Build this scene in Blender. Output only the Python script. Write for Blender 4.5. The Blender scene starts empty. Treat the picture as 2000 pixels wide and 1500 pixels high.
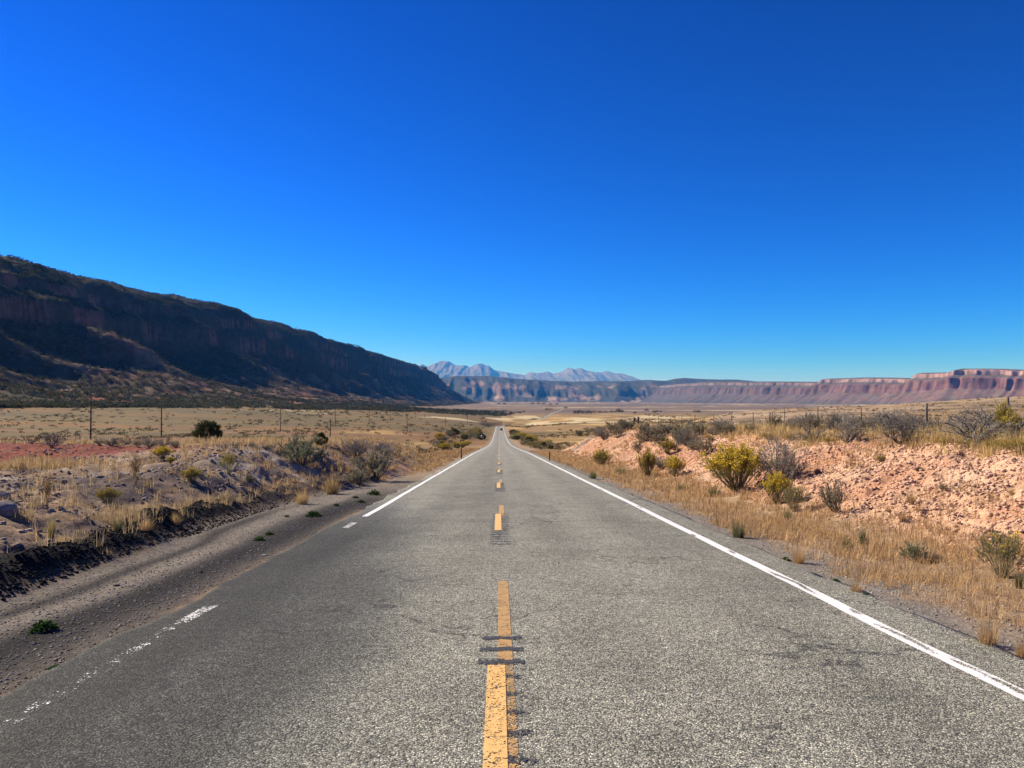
import bpy, math, random
import numpy as np
from mathutils import Matrix, Vector, Euler

S = bpy.context.scene
COL = S.collection
RNG = np.random.default_rng(7)
rad = math.radians

# ------------------------------------------------------------------ camera
EYE = 1.72
cam_d = bpy.data.cameras.new("camera")
cam = bpy.data.objects.new("camera", cam_d)
COL.objects.link(cam)
cam.location = (0, 0, EYE)
cam.rotation_euler = (rad(90 + 1.146), 0, rad(-0.955))
cam_d.sensor_width = 36
cam_d.lens = 27
cam_d.clip_start = 0.1
cam_d.clip_end = 120000
S.camera = cam

# ------------------------------------------------------------------ light
SUN_EL, SUN_AZ = 36.0, -62.0        # azimuth measured from +Y (ahead) towards +X
sun_dir = Vector((math.sin(rad(SUN_AZ)) * math.cos(rad(SUN_EL)),
                  math.cos(rad(SUN_AZ)) * math.cos(rad(SUN_EL)), math.sin(rad(SUN_EL))))
sd = bpy.data.lights.new("sun", 'SUN')
sd.energy = 4.6
sd.angle = rad(0.53)
sd.color = (1.0, 0.90, 0.75)
so = bpy.data.objects.new("sun", sd)
COL.objects.link(so)
so.rotation_euler = (-sun_dir).to_track_quat('-Z', 'Y').to_euler()

W = bpy.data.worlds.new("World")
S.world = W
W.use_nodes = True
nt = W.node_tree
nt.nodes.clear()
sky = nt.nodes.new('ShaderNodeTexSky')
sky.sky_type = 'NISHITA'
sky.sun_disc = False
sky.sun_elevation = rad(SUN_EL)
sky.sun_rotation = rad(SUN_AZ)
sky.altitude = 1600
sky.air_density = 1.0
sky.dust_density = 0.0
sky.ozone_density = 8.0
# clear high-desert air: deepen the sky's own gradient channel by channel (camera-like contrast)
sp_ = nt.nodes.new('ShaderNodeSeparateColor'); cb_ = nt.nodes.new('ShaderNodeCombineColor')
nt.links.new(sky.outputs[0], sp_.inputs[0])
for i_, (k_, p_) in enumerate([(0.018, 3.3), (0.147, 1.81), (0.275, 1.70)]):
    pw = nt.nodes.new('ShaderNodeMath'); pw.operation = 'POWER'; pw.inputs[1].default_value = p_
    ml = nt.nodes.new('ShaderNodeMath'); ml.operation = 'MULTIPLY'; ml.inputs[1].default_value = k_
    nt.links.new(sp_.outputs[i_], pw.inputs[0]); nt.links.new(pw.outputs[0], ml.inputs[0]); nt.links.new(ml.outputs[0], cb_.inputs[i_])
bg = nt.nodes.new('ShaderNodeBackground')
bg.inputs['Strength'].default_value = 0.098
wo = nt.nodes.new('ShaderNodeOutputWorld')
nt.links.new(cb_.outputs[0], bg.inputs['Color'])
nt.links.new(bg.outputs[0], wo.inputs['Surface'])

S.view_settings.view_transform = 'Standard'
S.view_settings.look = 'None'
S.view_settings.exposure = 0.85
S.view_settings.gamma = 1
S.cycles.max_bounces = 4
S.cycles.diffuse_bounces = 2
S.cycles.transparent_max_bounces = 12
S.cycles.volume_bounces = 0

# ------------------------------------------------------------------ noise
def _h(ix, iy, seed):
    with np.errstate(over='ignore'):
        n = (ix.astype(np.int64).astype(np.uint32) * np.uint32(374761393)
             + iy.astype(np.int64).astype(np.uint32) * np.uint32(668265263)
             + np.uint32((seed * 2654435761) % 4294967296))
        n = (n ^ (n >> np.uint32(13))) * np.uint32(1274126177)
        n = n ^ (n >> np.uint32(16))
    return n.astype(np.float64) / 4294967295.0

def vn(x, y, seed=0):
    x = np.asarray(x, float); y = np.asarray(y, float)
    fx = np.floor(x); fy = np.floor(y)
    tx = x - fx; ty = y - fy
    tx = tx * tx * tx * (tx * (tx * 6 - 15) + 10)
    ty = ty * ty * ty * (ty * (ty * 6 - 15) + 10)
    a = _h(fx, fy, seed); b = _h(fx + 1, fy, seed)
    c = _h(fx, fy + 1, seed); d = _h(fx + 1, fy + 1, seed)
    return (a * (1 - tx) + b * tx) * (1 - ty) + (c * (1 - tx) + d * tx) * ty

def fbm(x, y, seed=0, o=4, g=0.5):
    s = 0; a = 1; t = 0
    x = np.asarray(x, float); y = np.asarray(y, float)
    for i in range(o):
        s = s + a * vn(x, y, seed + i * 17); t += a; a *= g
        x, y = x * 1.62 - y * 1.18 + 3.1, x * 1.18 + y * 1.62 + 7.7
    return s / t            # 0..1

def ridged(x, y, seed=0, o=4, g=0.5):
    s = 0; a = 1; t = 0
    x = np.asarray(x, float); y = np.asarray(y, float)
    for i in range(o):
        s = s + a * (1 - np.abs(2 * vn(x, y, seed + i * 13) - 1)); t += a; a *= g
        x, y = x * 1.62 - y * 1.18 + 3.1, x * 1.18 + y * 1.62 + 7.7
    return s / t

def ss(a, b, x):
    t = np.clip((np.asarray(x, float) - a) / (b - a), 0, 1)
    return t * t * (3 - 2 * t)

def lerp(a, b, t):
    return a + (b - a) * t

def cl(c):
    return np.array(c, float)

def mixc(c, d, t):
    return c + (np.asarray(d, float) - c) * t[:, None]

# ------------------------------------------------------------------ terrain profile
def smooth_curve(pts, sig=6):
    pts = np.array(pts, float)
    sg = np.linspace(np.arcsinh(-40 / 20), np.arcsinh(60000 / 20), 1600)
    z = np.interp(np.sinh(sg) * 20, pts[:, 0], pts[:, 1])
    k = np.exp(-0.5 * (np.arange(-25, 26) / sig) ** 2); k /= k.sum()
    z = np.convolve(np.pad(z, 25, mode='edge'), k, 'valid')
    return lambda y: np.interp(np.arcsinh(np.asarray(y, float) / 20), sg, z)

road_z = smooth_curve([(-40, 0.3), (0, -1.72), (5.2, -1.985), (41.5, -3.84), (85, -6.05), (171, -10.7), (240, -14.2),
                       (305, -16.7), (406, -19.5), (520, -22.1), (650, -24.7), (780, -27.0), (860, -31), (1000, -40),
                       (1200, -43), (1500, -42.5), (2400, -42.5), (4000, -46), (60000, -60)], 4)
road_x = smooth_curve([(-40, 0), (800, 0), (1000, -6), (1150, -4), (1270, 8), (1450, 54), (1680, 94), (2330, 158), (3500, 290), (60000, 400)], 5)
foot_l = smooth_curve([(-40, 5.3), (8.3, 5.4), (12, 5.6), (18, 5.9), (23, 5.7), (28, 5.1), (38, 4.5), (60, 4.3), (60000, 4.3)], 5)

Yr = np.array([60, 105, 160, 200, 300, 400, 500, 600, 800, 1000, 1300, 1700, 2400, 4000, 7000, 10000, 50000], float)
TU = {
 -0.85: [-4, -6, -7.6, -8.5, -9, -9, -8, -6, 0, 2, 4, 6, 6, 6, 6, 6, 6],
 -0.66: [-4.2, -6.2, -8, -9, -10.5, -11, -10.5, -9, -4, 0, 2, 4, 4, 4, 4, 4, 0],
 -0.35: [-4.1, -6, -8.4, -10, -12.8, -13.9, -14.4, -14.6, -13.5, -11.5, -8, -2, 0, 0, 0, 0, 0],
 -0.2: [-4.3, -6.4, -9, -10.6, -13.5, -14.6, -15.6, -16.5, -17.5, -18, -18, -17, -13, -10, -10, -10, -10],
 -0.1: [-4.6, -7, -9.8, -11.6, -14.6, -16, -17.4, -18.5, -20, -21, -23, -26, -30, -38, -40, -45, -50],
 -0.04: [-4.9, -7.3, -10.4, -12.4, -16.5, -18.8, -20.8, -22.4, -25.2, -27, -30.5, -34, -38, -42, -45, -50, -60],
 0.0: [-5, -7.4, -10.7, -12.9, -17, -20, -22.4, -24.6, -29, -40, -44, -43, -43, -46, -48, -50, -60],
 0.05: [-5, -8, -11, -13.2, -17.3, -20, -22, -24.2, -28.4, -32, -37, -41, -43.5, -46, -48, -50, -60],
 0.1: [-4, -7.3, -11, -13, -16.5, -19, -21, -23, -26, -29, -33, -37, -42, -46, -48, -50, -60],
 0.2: [-2.6, -4, -6.6, -8.8, -13.5, -17.5, -20, -22, -25, -28, -32, -37, -42, -46, -48, -50, -60],
 0.3: [-2.5, -3.9, -5, -5.6, -6.2, -6.4, -9, -15, -23, -28, -33, -37, -42, -46, -48, -50, -60],
 0.48: [-2.2, -3.0, -3.5, -3.7, -3.8, -3.7, -4.6, -8, -17, -25, -33, -37, -42, -46, -48, -50, -60],
 0.68: [-1.8, -1.9, -1.8, -1.5, -0.6, 0.6, 1.3, 1.2, -2, -10, -25, -35, -42, -46, -48, -50, -60],
 0.85: [-1.6, -1.6, -1.3, -0.8, 0.4, 2, 3, 3.5, 1, -6, -20, -35, -42, -46, -48, -50, -60],
}
_us = np.array(sorted(TU)); _tab = np.array([TU[u] for u in sorted(TU)])
_ug = np.linspace(-0.9, 0.9, 181); _lg = np.linspace(math.log(60), math.log(50000), 160)
_t1 = np.array([np.interp(_lg, np.log(Yr), r) for r in _tab])
_t2 = np.array([np.interp(_ug, _us, _t1[:, j]) for j in range(len(_lg))]).T
def _blur(a, n, ax):
    k = np.exp(-0.5 * (np.arange(-12, 13) / n) ** 2); k /= k.sum()
    p = [(0, 0), (0, 0)]; p[ax] = (12, 12)
    return np.apply_along_axis(lambda v: np.convolve(v, k, 'valid'), ax, np.pad(a, p, mode='edge'))
_t2 = _blur(_blur(_t2, 2.5, 0), 2.0, 1)

def table(x, y):
    y = np.maximum(y, 60.0)
    u = np.clip(x / y, -0.899, 0.899); l = np.clip(np.log(y), _lg[0], _lg[-1] - 1e-6)
    a = (u - _ug[0]) / (_ug[1] - _ug[0]); b = (l - _lg[0]) / (_lg[1] - _lg[0])
    i = np.clip(a.astype(int), 0, len(_ug) - 2); j = np.clip(b.astype(int), 0, len(_lg) - 2)
    fa = a - i; fb = b - j
    return (_t2[i, j] * (1 - fa) + _t2[i + 1, j] * fa) * (1 - fb) + (_t2[i, j + 1] * (1 - fa) + _t2[i + 1, j + 1] * fa) * fb

def terrain(x, y, info=False):
    """ground height (world z) and masks"""
    x = np.asarray(x, float); y = np.asarray(y, float)
    R = road_z(y); xr = x - road_x(y)
    e = 9 * (vn(x / 14, y / 40, 3) - 0.5) + 5 * ss(-20, -8, x) * -1.6
    nl = -1.5 - 0.0262 * y + 0.35 * (fbm(x / 9, y / 9, 21, 3) - 0.5) + 0.012 * np.clip(-x - 14, 0, 30)
    nl = nl + 0.42 * np.exp(-((x + 9.5) / 3.2) ** 2 - ((y - 31) / 6) ** 2)
    nr = -0.42 - 0.0325 * y + 0.45 * (fbm(x / 8, y / 10, 22, 3) - 0.5)
    T = table(x, y)
    far = ss(150, 400, y)
    T = T + far * ss(0.22, 0.3, x / np.maximum(y, 60)) * (1 - ss(700, 1100, y)) * 3.2 * (ridged(x / 60, y / 45, 5, 4) - 0.62)
    T = T + ss(90, 200, y) * 1.0 * (fbm(x / 60, y / 60, 9, 3) - 0.5)
    left = xr < 0
    bl = np.where(left, ss(46, 62, y + e), ss(80, 118, y))
    N = lerp(np.where(left, nl, nr), T, bl)
    xf = foot_l(y) + 0.5 * (vn(y / 3.1, y * 0, 31) - 0.5) * ss(4, 8, y + 4)
    ax = np.abs(xr)
    base = R - 0.03 - 0.025 * np.clip(ax - 4.2, 0, 4)
    wl = lerp(3.6, 18, ss(45, 140, y)); wr = lerp(5.9, 12, ss(85, 160, y))
    fr = 6.5 + 0.9 * (vn(y / 5, y * 0, 33) - 0.5)
    q = ss(0, 1, (xr - fr) / wr); q = 0.5 * q + 0.5 * np.clip((xr - fr) / wr, 0, 1)
    tl = ss(0, 1, (-xr - xf + 0.1) / wl)
    t = np.where(left, tl, q)
    z = lerp(base, N, t)
    bh = np.interp(y, [-40, 0, 9, 14, 20, 30, 42, 60], [0.30, 0.30, 0.33, 0.28, 0.21, 0.15, 0.05, 0]) * (0.78 + 0.42 * fbm(y / 1.6, y * 0, 44, 3))
    bw = np.exp(-(((-xr) - (xf + 0.62)) / 0.42) ** 2)
    z = z + bh * bw * (left)
    # small relief
    near = 1 - ss(70, 130, y)
    rough_l = ss(0.2, 0.8, -xr - xf) * left * near
    lump = fbm(x / 0.9, y / 0.9, 51, 4, 0.55) - 0.5
    rock = ridged(x / 1.7 + 0.4 * y, y / 1.3, 55, 3) - 0.55
    z = z + rough_l * (0.14 * (fbm(x / 0.3, y / 0.3, 59, 2) - 0.5) + 0.34 * lump + 0.16 * rock * ss(0.45, 0.7, fbm(x / 5, y / 5, 58, 2)))
    bank = ss(0.3, 1.6, xr - fr) * (1 - ss(fr + 7, fr + 11, xr)) * (~left) * (1 - ss(88, 112, y))
    rr = ridged(x / 2.6 - y / 5.0, y / 3.2 + x * 0.12, 63, 3)
    cl1 = fbm(x / 0.26, y / 0.26, 61, 3, 0.6) - 0.5
    cl2 = np.maximum(0, fbm(x / 0.55 + 9, y / 0.55, 66, 3) - 0.52)
    cl3 = ridged(x / 0.45, y / 0.45, 67, 2) - 0.6
    z = z + bank * (0.23 * cl1 - 0.19 * cl3 + 0.09 * cl2 + 0.12 * (rr - 0.6))
    plat = ss(0.9, 1.0, q) * (~left) * (1 - bank) * near
    z = z + plat * 0.16 * lump
    vg = (~left) * ss(4.3, 5.2, xr) * (1 - bank) * near
    z = z + vg * 0.06 * lump + left * near * ss(3.4, 3.9, -xr) * (1 - rough_l) * 0.035 * lump
    z = z + (1 - near) * ss(5, 14, ax) * (0.5 * (fbm(x / 14, y / 14, 71, 4) - 0.5) + 0.004 * y ** 0.9 * (fbm(x / 90, y / 90, 72, 4) - 0.5))
    under = (1 - ss(2.9, 3.2, -xr)) * (1 - ss(3.75, 4.05, xr))
    z = z - under * (0.14 + 0.0015 * np.maximum(y, 0)) * (y < 3600)
    if not info:
        return z + EYE
    return z + EYE, dict(xr=xr, xf=xf, berm=bw * left * (bh > 0.06), rough_l=rough_l, bank=bank, q=q, bl=bl, t=t, vg=vg,
                         left=left, near=near, fr=fr, lump=lump, rr=rr, cl2=cl2, bh=bh, plat=plat)

# ------------------------------------------------------------------ camera helpers
_M = np.array(cam.rotation_euler.to_matrix())
def ray(px, py):
    d = _M @ np.array([(px - 1000) / 1500, (750 - py) / 1500, -1.0])
    return d / d[1]
def at(px, py, Y):
    d = ray(px, py)
    return Vector((d[0] * Y, Y, EYE + d[2] * Y))
def hit(px, py, y0=3.0, y1=3000):
    d = ray(px, py)
    ys = np.exp(np.linspace(math.log(y0), math.log(y1), 2500))
    g = terrain(d[0] * ys, ys) - (EYE + d[2] * ys)
    i = np.argmax(g > 0) if (g > 0).any() else len(ys) - 1
    return d[0] * ys[i], ys[i]
def gz(x, y):
    return float(terrain(np.array([x]), np.array([y]))[0])

# ------------------------------------------------------------------ mesh helpers
def mesh_np(name, V, F, mats, col=None, smooth=False, midx=None):
    V = np.ascontiguousarray(V, np.float32); F = np.ascontiguousarray(F, np.int32)
    k = F.shape[1]
    me = bpy.data.meshes.new(name)
    me.vertices.add(len(V)); me.vertices.foreach_set('co', V.ravel())
    me.loops.add(F.size); me.loops.foreach_set('vertex_index', F.ravel())
    me.polygons.add(len(F))
    me.polygons.foreach_set('loop_start', np.arange(0, F.size, k, dtype=np.int32))
    me.polygons.foreach_set('loop_total', np.full(len(F), k, np.int32))
    if smooth:
        me.polygons.foreach_set('use_smooth', np.ones(len(F), bool))
    if midx is not None:
        me.polygons.foreach_set('material_index', np.asarray(midx, np.int32))
    me.update(calc_edges=True)
    if col is not None:
        c4 = np.ones((len(V), 4), np.float32); c4[:, :3] = col
        a = me.attributes.new('col', 'FLOAT_COLOR', 'POINT')
        a.data.foreach_set('color', c4.ravel())
    for m in (mats if isinstance(mats, (list, tuple)) else [mats]):
        me.materials.append(m)
    return me

def link(name, me, parent=None):
    o = bpy.data.objects.new(name, me); COL.objects.link(o)
    if parent: o.parent = parent
    return o

def tag(o, label=None, cat=None, group=None, kind=None):
    if label: o['label'] = label
    if cat: o['category'] = cat
    if group: o['group'] = group
    if kind: o['kind'] = kind
    return o

def empty(name, loc=(0, 0, 0), rz=0.0):
    o = bpy.data.objects.new(name, None); COL.objects.link(o)
    o.location = loc; o.rotation_euler = (0, 0, rz); o.empty_display_size = 0.2
    return o

def copy_tree(o, parent=None):
    c = o.copy(); COL.objects.link(c)
    if parent: c.parent = parent
    for ch in KIDS.get(o.name, []):
        copy_tree(ch, c)
    return c
KIDS = {}

def grid_faces(nr, nc):
    i = np.arange((nr - 1) * (nc - 1)); r = i // (nc - 1); c = i % (nc - 1)
    a = r * nc + c
    return np.stack([a, a + 1, a + nc + 1, a + nc], 1)

def box(cx, cy, cz, sx, sy, sz, bev=0):
    v = np.array([[x, y, z] for x in (-1, 1) for y in (-1, 1) for z in (-1, 1)], float) * 0.5
    v = v * [sx, sy, sz] + [cx, cy, cz]
    f = np.array([[0, 1, 3, 2], [4, 6, 7, 5], [0, 4, 5, 1], [2, 3, 7, 6], [0, 2, 6, 4], [1, 5, 7, 3]])
    return v, f

def cat(parts):
    V = []; F = []; n = 0
    for v, f in parts:
        V.append(v); F.append(f + n); n += len(v)
    return np.concatenate(V), np.concatenate(F)

def tubes(P, Rr, k=3):
    """P (n,m,3) polylines, Rr (n,m) radii -> quads"""
    n, m, _ = P.shape
    d = np.gradient(P, axis=1); d /= np.linalg.norm(d, axis=2, keepdims=True) + 1e-9
    ref = np.tile(np.array([0.31, 0.93, 0.17]), (n, m, 1))
    a = np.cross(d, ref); a /= np.linalg.norm(a, axis=2, keepdims=True) + 1e-9
    b = np.cross(d, a)
    V = []
    for i in range(k):
        th = 2 * math.pi * i / k
        V.append(P + (a * math.cos(th) + b * math.sin(th)) * Rr[:, :, None])
    V = np.stack(V, 2)                                   # n,m,k,3
    idx = np.arange(n * m * k).reshape(n, m, k)
    F = []
    for i in range(k):
        j = (i + 1) % k
        F.append(np.stack([idx[:, :-1, i], idx[:, :-1, j], idx[:, 1:, j], idx[:, 1:, i]], -1).reshape(-1, 4))
    return V.reshape(-1, 3), np.concatenate(F)

def leaves(P, size, rng, asp=2.0, up=0.0, dirs=None):
    n = len(P)
    d = rng.normal(size=(n, 3)); d[:, 2] = np.abs(d[:, 2]) * 0.6 + up
    if dirs is not None: d = d * 0.5 + dirs
    d /= np.linalg.norm(d, axis=1, keepdims=True)
    s = np.cross(d, rng.normal(size=(n, 3))); s /= np.linalg.norm(s, axis=1, keepdims=True) + 1e-9
    sz = (np.broadcast_to(size, (n,)) * rng.uniform(0.6, 1.3, n))[:, None]
    L = d * sz; Wd = s * sz / asp * 0.5
    V = np.stack([P - Wd * 0.5, P + Wd * 0.5, P + L * 0.6 + Wd, P + L - Wd * 0.1], 1).reshape(-1, 3)
    F = np.arange(n * 4).reshape(n, 4)
    return V, F

def blades(P, L, Wd, rng, lean=0.45, c0=None, c1=None, cj=0.25, az=None):
    """grass blades: 3 cross-sections, 2 quads each"""
    n = len(P)
    az = rng.uniform(0, 2 * math.pi, n) if az is None else az + rng.normal(0, 0.5, n)
    ln = np.abs(rng.normal(0, lean, n))
    dh = np.stack([np.cos(az), np.sin(az), np.zeros(n)], 1)
    sd_ = np.stack([-np.sin(az + 0.6), np.cos(az + 0.6), np.zeros(n)], 1)
    up = np.array([0, 0, 1.0])
    L = np.broadcast_to(L, (n,))[:, None]; Wd = np.broadcast_to(Wd, (n,))[:, None]
    p1 = P + (up * np.cos(ln * 0.6)[:, None] + dh * np.sin(ln * 0.6)[:, None]) * L * 0.55
    p2 = p1 + (up * np.cos(ln * 1.7)[:, None] + dh * np.sin(ln * 1.7)[:, None]) * L * 0.45
    V = np.stack([P - sd_ * Wd, P + sd_ * Wd, p1 - sd_ * Wd * 0.8, p1 + sd_ * Wd * 0.8, p2 - sd_ * Wd * 0.15, p2 + sd_ * Wd * 0.15], 1)
    b = np.arange(n)[:, None] * 6
    F = np.concatenate([b + [0, 1, 3, 2], b + [2, 3, 5, 4]])
    colr = None
    if c0 is not None:
        t = rng.uniform(0, 1, n)[:, None]
        c = cl(c0) * (1 - t) + cl(c1) * t
        c = c * rng.uniform(1 - cj, 1 + cj, n)[:, None]
        colr = np.repeat(c, 6, 0)
    return V.reshape(-1, 3), F, colr

# ------------------------------------------------------------------ materials
class NT:
    def __init__(s, name):
        s.m = bpy.data.materials.new(name); s.m.use_nodes = True
        s.t = s.m.node_tree; s.t.nodes.clear()
        s.out = s.n('ShaderNodeOutputMaterial')
    def n(s, ty, **kw):
        nd = s.t.nodes.new(ty)
        for k, v in kw.items():
            if k in ('op', 'operation'): nd.operation = v
            elif hasattr(nd, k): setattr(nd, k, v)
        return nd
    def l(s, a, b): s.t.links.new(a, b)
    def noise(s, vec, scale, detail=3, rough=0.55):
        nd = s.n('ShaderNodeTexNoise'); nd.inputs['Scale'].default_value = scale
        nd.inputs['Detail'].default_value = detail; nd.inputs['Roughness'].default_value = rough
        if vec: s.l(vec, nd.inputs['Vector'])
        return nd.outputs['Fac']
    def ramp(s, v, stops):
        nd = s.n('ShaderNodeValToRGB'); e = nd.color_ramp.elements
        while len(e) < len(stops): e.new(0.5)
        for el, (p, c) in zip(e, stops):
            el.position = p; el.color = (c[0], c[1], c[2], 1) if hasattr(c, '__len__') else (c, c, c, 1)
        s.l(v, nd.inputs['Fac']); return nd.outputs['Color']
    def math(s, op, a, b=None, clamp=False):
        nd = s.n('ShaderNodeMath'); nd.operation = op; nd.use_clamp = clamp
        for i, v in enumerate((a, b)):
            if v is None: continue
            if isinstance(v, (int, float)): nd.inputs[i].default_value = v
            else: s.l(v, nd.inputs[i])
        return nd.outputs[0]
    def mix(s, a, b, f=1.0, mode='MIX'):
        nd = s.n('ShaderNodeMix'); nd.data_type = 'RGBA'; nd.blend_type = mode
        for sock, v in ((nd.inputs[6], a), (nd.inputs[7], b)):
            if isinstance(v, (tuple, list)): sock.default_value = (*v, 1)
            else: s.l(v, sock)
        if isinstance(f, (int, float)): nd.inputs[0].default_value = f
        else: s.l(f, nd.inputs[0])
        return nd.outputs[2]
    def bump(s, h, strength=0.5, dist=0.02):
        nd = s.n('ShaderNodeBump'); nd.inputs['Strength'].default_value = strength
        nd.inputs['Distance'].default_value = dist; s.l(h, nd.inputs['Height']); return nd.outputs[0]
    def surf(s, color, rough=0.9, normal=None, spec=0.2, metal=0.0):
        p = s.n('ShaderNodeBsdfPrincipled')
        if isinstance(color, (tuple, list)): p.inputs['Base Color'].default_value = (*color, 1)
        else: s.l(color, p.inputs['Base Color'])
        p.inputs['Roughness'].default_value = rough; p.inputs['Specular IOR Level'].default_value = spec
        p.inputs['Metallic'].default_value = metal
        if normal: s.l(normal, p.inputs['Normal'])
        s.l(p.outputs[0], s.out.inputs['Surface']); return p
    def pos(s): return s.n('ShaderNodeNewGeometry').outputs['Position']
    def attr(s, nm='col'):
        nd = s.n('ShaderNodeAttribute'); nd.attribute_name = nm; return nd.outputs['Color']

def m_ground():
    k = NT("ground_soil"); P = k.pos()
    n1 = k.noise(P, 9, 5, 0.65); n2 = k.noise(P, 55, 3, 0.6); n3 = k.noise(P, 0.35, 4, 0.6)
    f = k.ramp(n1, [(0.25, 0.62), (0.5, 1.0), (0.78, 1.32)])
    g = k.ramp(n2, [(0.3, 0.7), (0.7, 1.25)])
    h = k.ramp(n3, [(0.3, 0.82), (0.7, 1.15)])
    c = k.mix(k.mix(k.mix(k.attr(), f, 1, 'MULTIPLY'), g, 1, 'MULTIPLY'), h, 1, 'MULTIPLY')
    b = k.bump(k.math('ADD', n1, k.math('MULTIPLY', n2, 0.45)), 0.8, 0.06)
    k.surf(c, 0.95, b, 0.1); return k.m

def m_rock(name, scale, amt=(0.7, 1.25), dist=2.0):
    k = NT(name); P = k.pos()
    n1 = k.noise(P, scale, 6, 0.65)
    c = k.mix(k.attr(), k.ramp(n1, [(0.3, amt[0]), (0.7, amt[1])]), 1, 'MULTIPLY')
    k.surf(c, 0.95, k.bump(n1, 0.7, dist), 0.05); return k.m

def m_leaf(name, trans=0.25, rough=0.8):
    k = NT(name); c = k.attr()
    oi = k.n('ShaderNodeObjectInfo')
    v = k.ramp(oi.outputs['Random'], [(0, 0.8), (1, 1.2)])
    c = k.mix(c, v, 1, 'MULTIPLY')
    d = k.n('ShaderNodeBsdfDiffuse'); t = k.n('ShaderNodeBsdfTranslucent'); mx = k.n('ShaderNodeMixShader')
    k.l(c, d.inputs[0]); k.l(c, t.inputs[0]); mx.inputs[0].default_value = trans
    k.l(d.outputs[0], mx.inputs[1]); k.l(t.outputs[0], mx.inputs[2]); k.l(mx.outputs[0], k.out.inputs['Surface'])
    return k.m

def m_plain(name, color, rough=0.7, scale=20, amt=(0.75, 1.2), metal=0.0, spec=0.3):
    k = NT(name); tc = k.n('ShaderNodeTexCoord').outputs['Object']
    n = k.noise(tc, scale, 4, 0.6)
    c = k.mix(tuple(color), k.ramp(n, [(0.3, amt[0]), (0.7, amt[1])]), 1, 'MULTIPLY')
    k.surf(c, rough, k.bump(n, 0.25, 0.01), spec, metal); return k.m

def m_asphalt():
    k = NT("chip_seal_asphalt"); P = k.pos()
    vo = k.n('ShaderNodeTexVoronoi'); vo.inputs['Scale'].default_value = 92; k.l(P, vo.inputs['Vector'])
    rnd = k.n('ShaderNodeSeparateColor'); k.l(vo.outputs['Color'], rnd.inputs[0])
    stone = k.ramp(rnd.outputs[0], [(0.0, (0.05, 0.049, 0.047)), (0.3, (0.125, 0.12, 0.112)), (0.62, (0.21, 0.2, 0.18)), (0.9, (0.32, 0.30, 0.265)), (1.0, (0.50, 0.47, 0.42))])
    edge = k.ramp(vo.outputs['Distance'], [(0.25, 1.0), (0.75, 0.28)])
    c = k.mix(stone, edge, 1, 'MULTIPLY')
    n2 = k.noise(P, 14, 3, 0.6); n3 = k.noise(P, 1.1, 4, 0.6)
    c = k.mix(c, k.ramp(n2, [(0.3, 0.75), (0.7, 1.25)]), 1, 'MULTIPLY')
    c = k.mix(c, k.ramp(n3, [(0.3, 0.85), (0.7, 1.15)]), 1, 'MULTIPLY')
    c = k.mix(c, k.attr(), 1, 'MULTIPLY')
    # fine cracks: wandering voronoi edges, only here and there
    mp = k.n('ShaderNodeVectorMath'); mp.operation = 'ADD'
    nz = k.n('ShaderNodeTexNoise'); nz.inputs['Scale'].default_value = 2.2; nz.inputs['Detail'].default_value = 5
    k.l(P, nz.inputs['Vector'])
    sc = k.n('ShaderNodeVectorMath'); sc.operation = 'SCALE'; sc.inputs['Scale'].default_value = 0.9
    k.l(nz.outputs['Color'], sc.inputs[0]); k.l(P, mp.inputs[0]); k.l(sc.outputs[0], mp.inputs[1])
    v2 = k.n('ShaderNodeTexVoronoi'); v2.feature = 'DISTANCE_TO_EDGE'; v2.inputs['Scale'].default_value = 0.42
    k.l(mp.outputs[0], v2.inputs['Vector'])
    ck = k.ramp(v2.outputs['Distance'], [(0.0, 1.0), (0.010, 0.0)])
    msk = k.ramp(k.noise(P, 0.5, 3), [(0.45, 0.0), (0.53, 1.0)])
    c = k.mix(c, (0.02, 0.02, 0.022), k.math('MULTIPLY', k.math('MULTIPLY', ck, msk), 0.75))
    hgt = k.math('SUBTRACT', k.math('MULTIPLY', rnd.outputs[1], 0.6), vo.outputs['Distance'])
    k.surf(c, 0.85, k.bump(hgt, 0.75, 0.008), 0.25); return k.m

def m_paint(name, color, wear, dirt=0.8):
    """thermoplastic / paint sheet worn through to the asphalt below"""
    k = NT(name); P = k.pos()
    vo = k.n('ShaderNodeTexVoronoi'); vo.inputs['Scale'].default_value = 92; k.l(P, vo.inputs['Vector'])
    rnd = k.n('ShaderNodeSeparateColor'); k.l(vo.outputs['Color'], rnd.inputs[0])
    n = k.noise(P, 7, 5, 0.7); at_ = k.n('ShaderNodeSeparateColor'); k.l(k.attr(), at_.inputs[0])
    a = k.math('ADD', k.math('MULTIPLY', rnd.outputs[0], 0.42), k.math('MULTIPLY', n, 0.85))
    a = k.math('ADD', a, at_.outputs[0])                   # vertex attribute red = extra wear
    al = k.ramp(a, [(wear, 1.0), (wear + 0.05, 0.0)])
    c = k.mix(tuple(color), k.ramp(k.noise(P, 25, 3), [(0.3, dirt), (0.7, 1.08)]), 1, 'MULTIPLY')
    p = k.n('ShaderNodeBsdfPrincipled'); k.l(c, p.inputs['Base Color']); p.inputs['Roughness'].default_value = 0.7
    k.l(k.bump(rnd.outputs[1], 0.4, 0.005), p.inputs['Normal'])
    tr = k.n('ShaderNodeBsdfTransparent'); mx = k.n('ShaderNodeMixShader')
    k.l(al, mx.inputs[0]); k.l(tr.outputs[0], mx.inputs[1]); k.l(p.outputs[0], mx.inputs[2])
    k.l(mx.outputs[0], k.out.inputs['Surface']); return k.m

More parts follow.
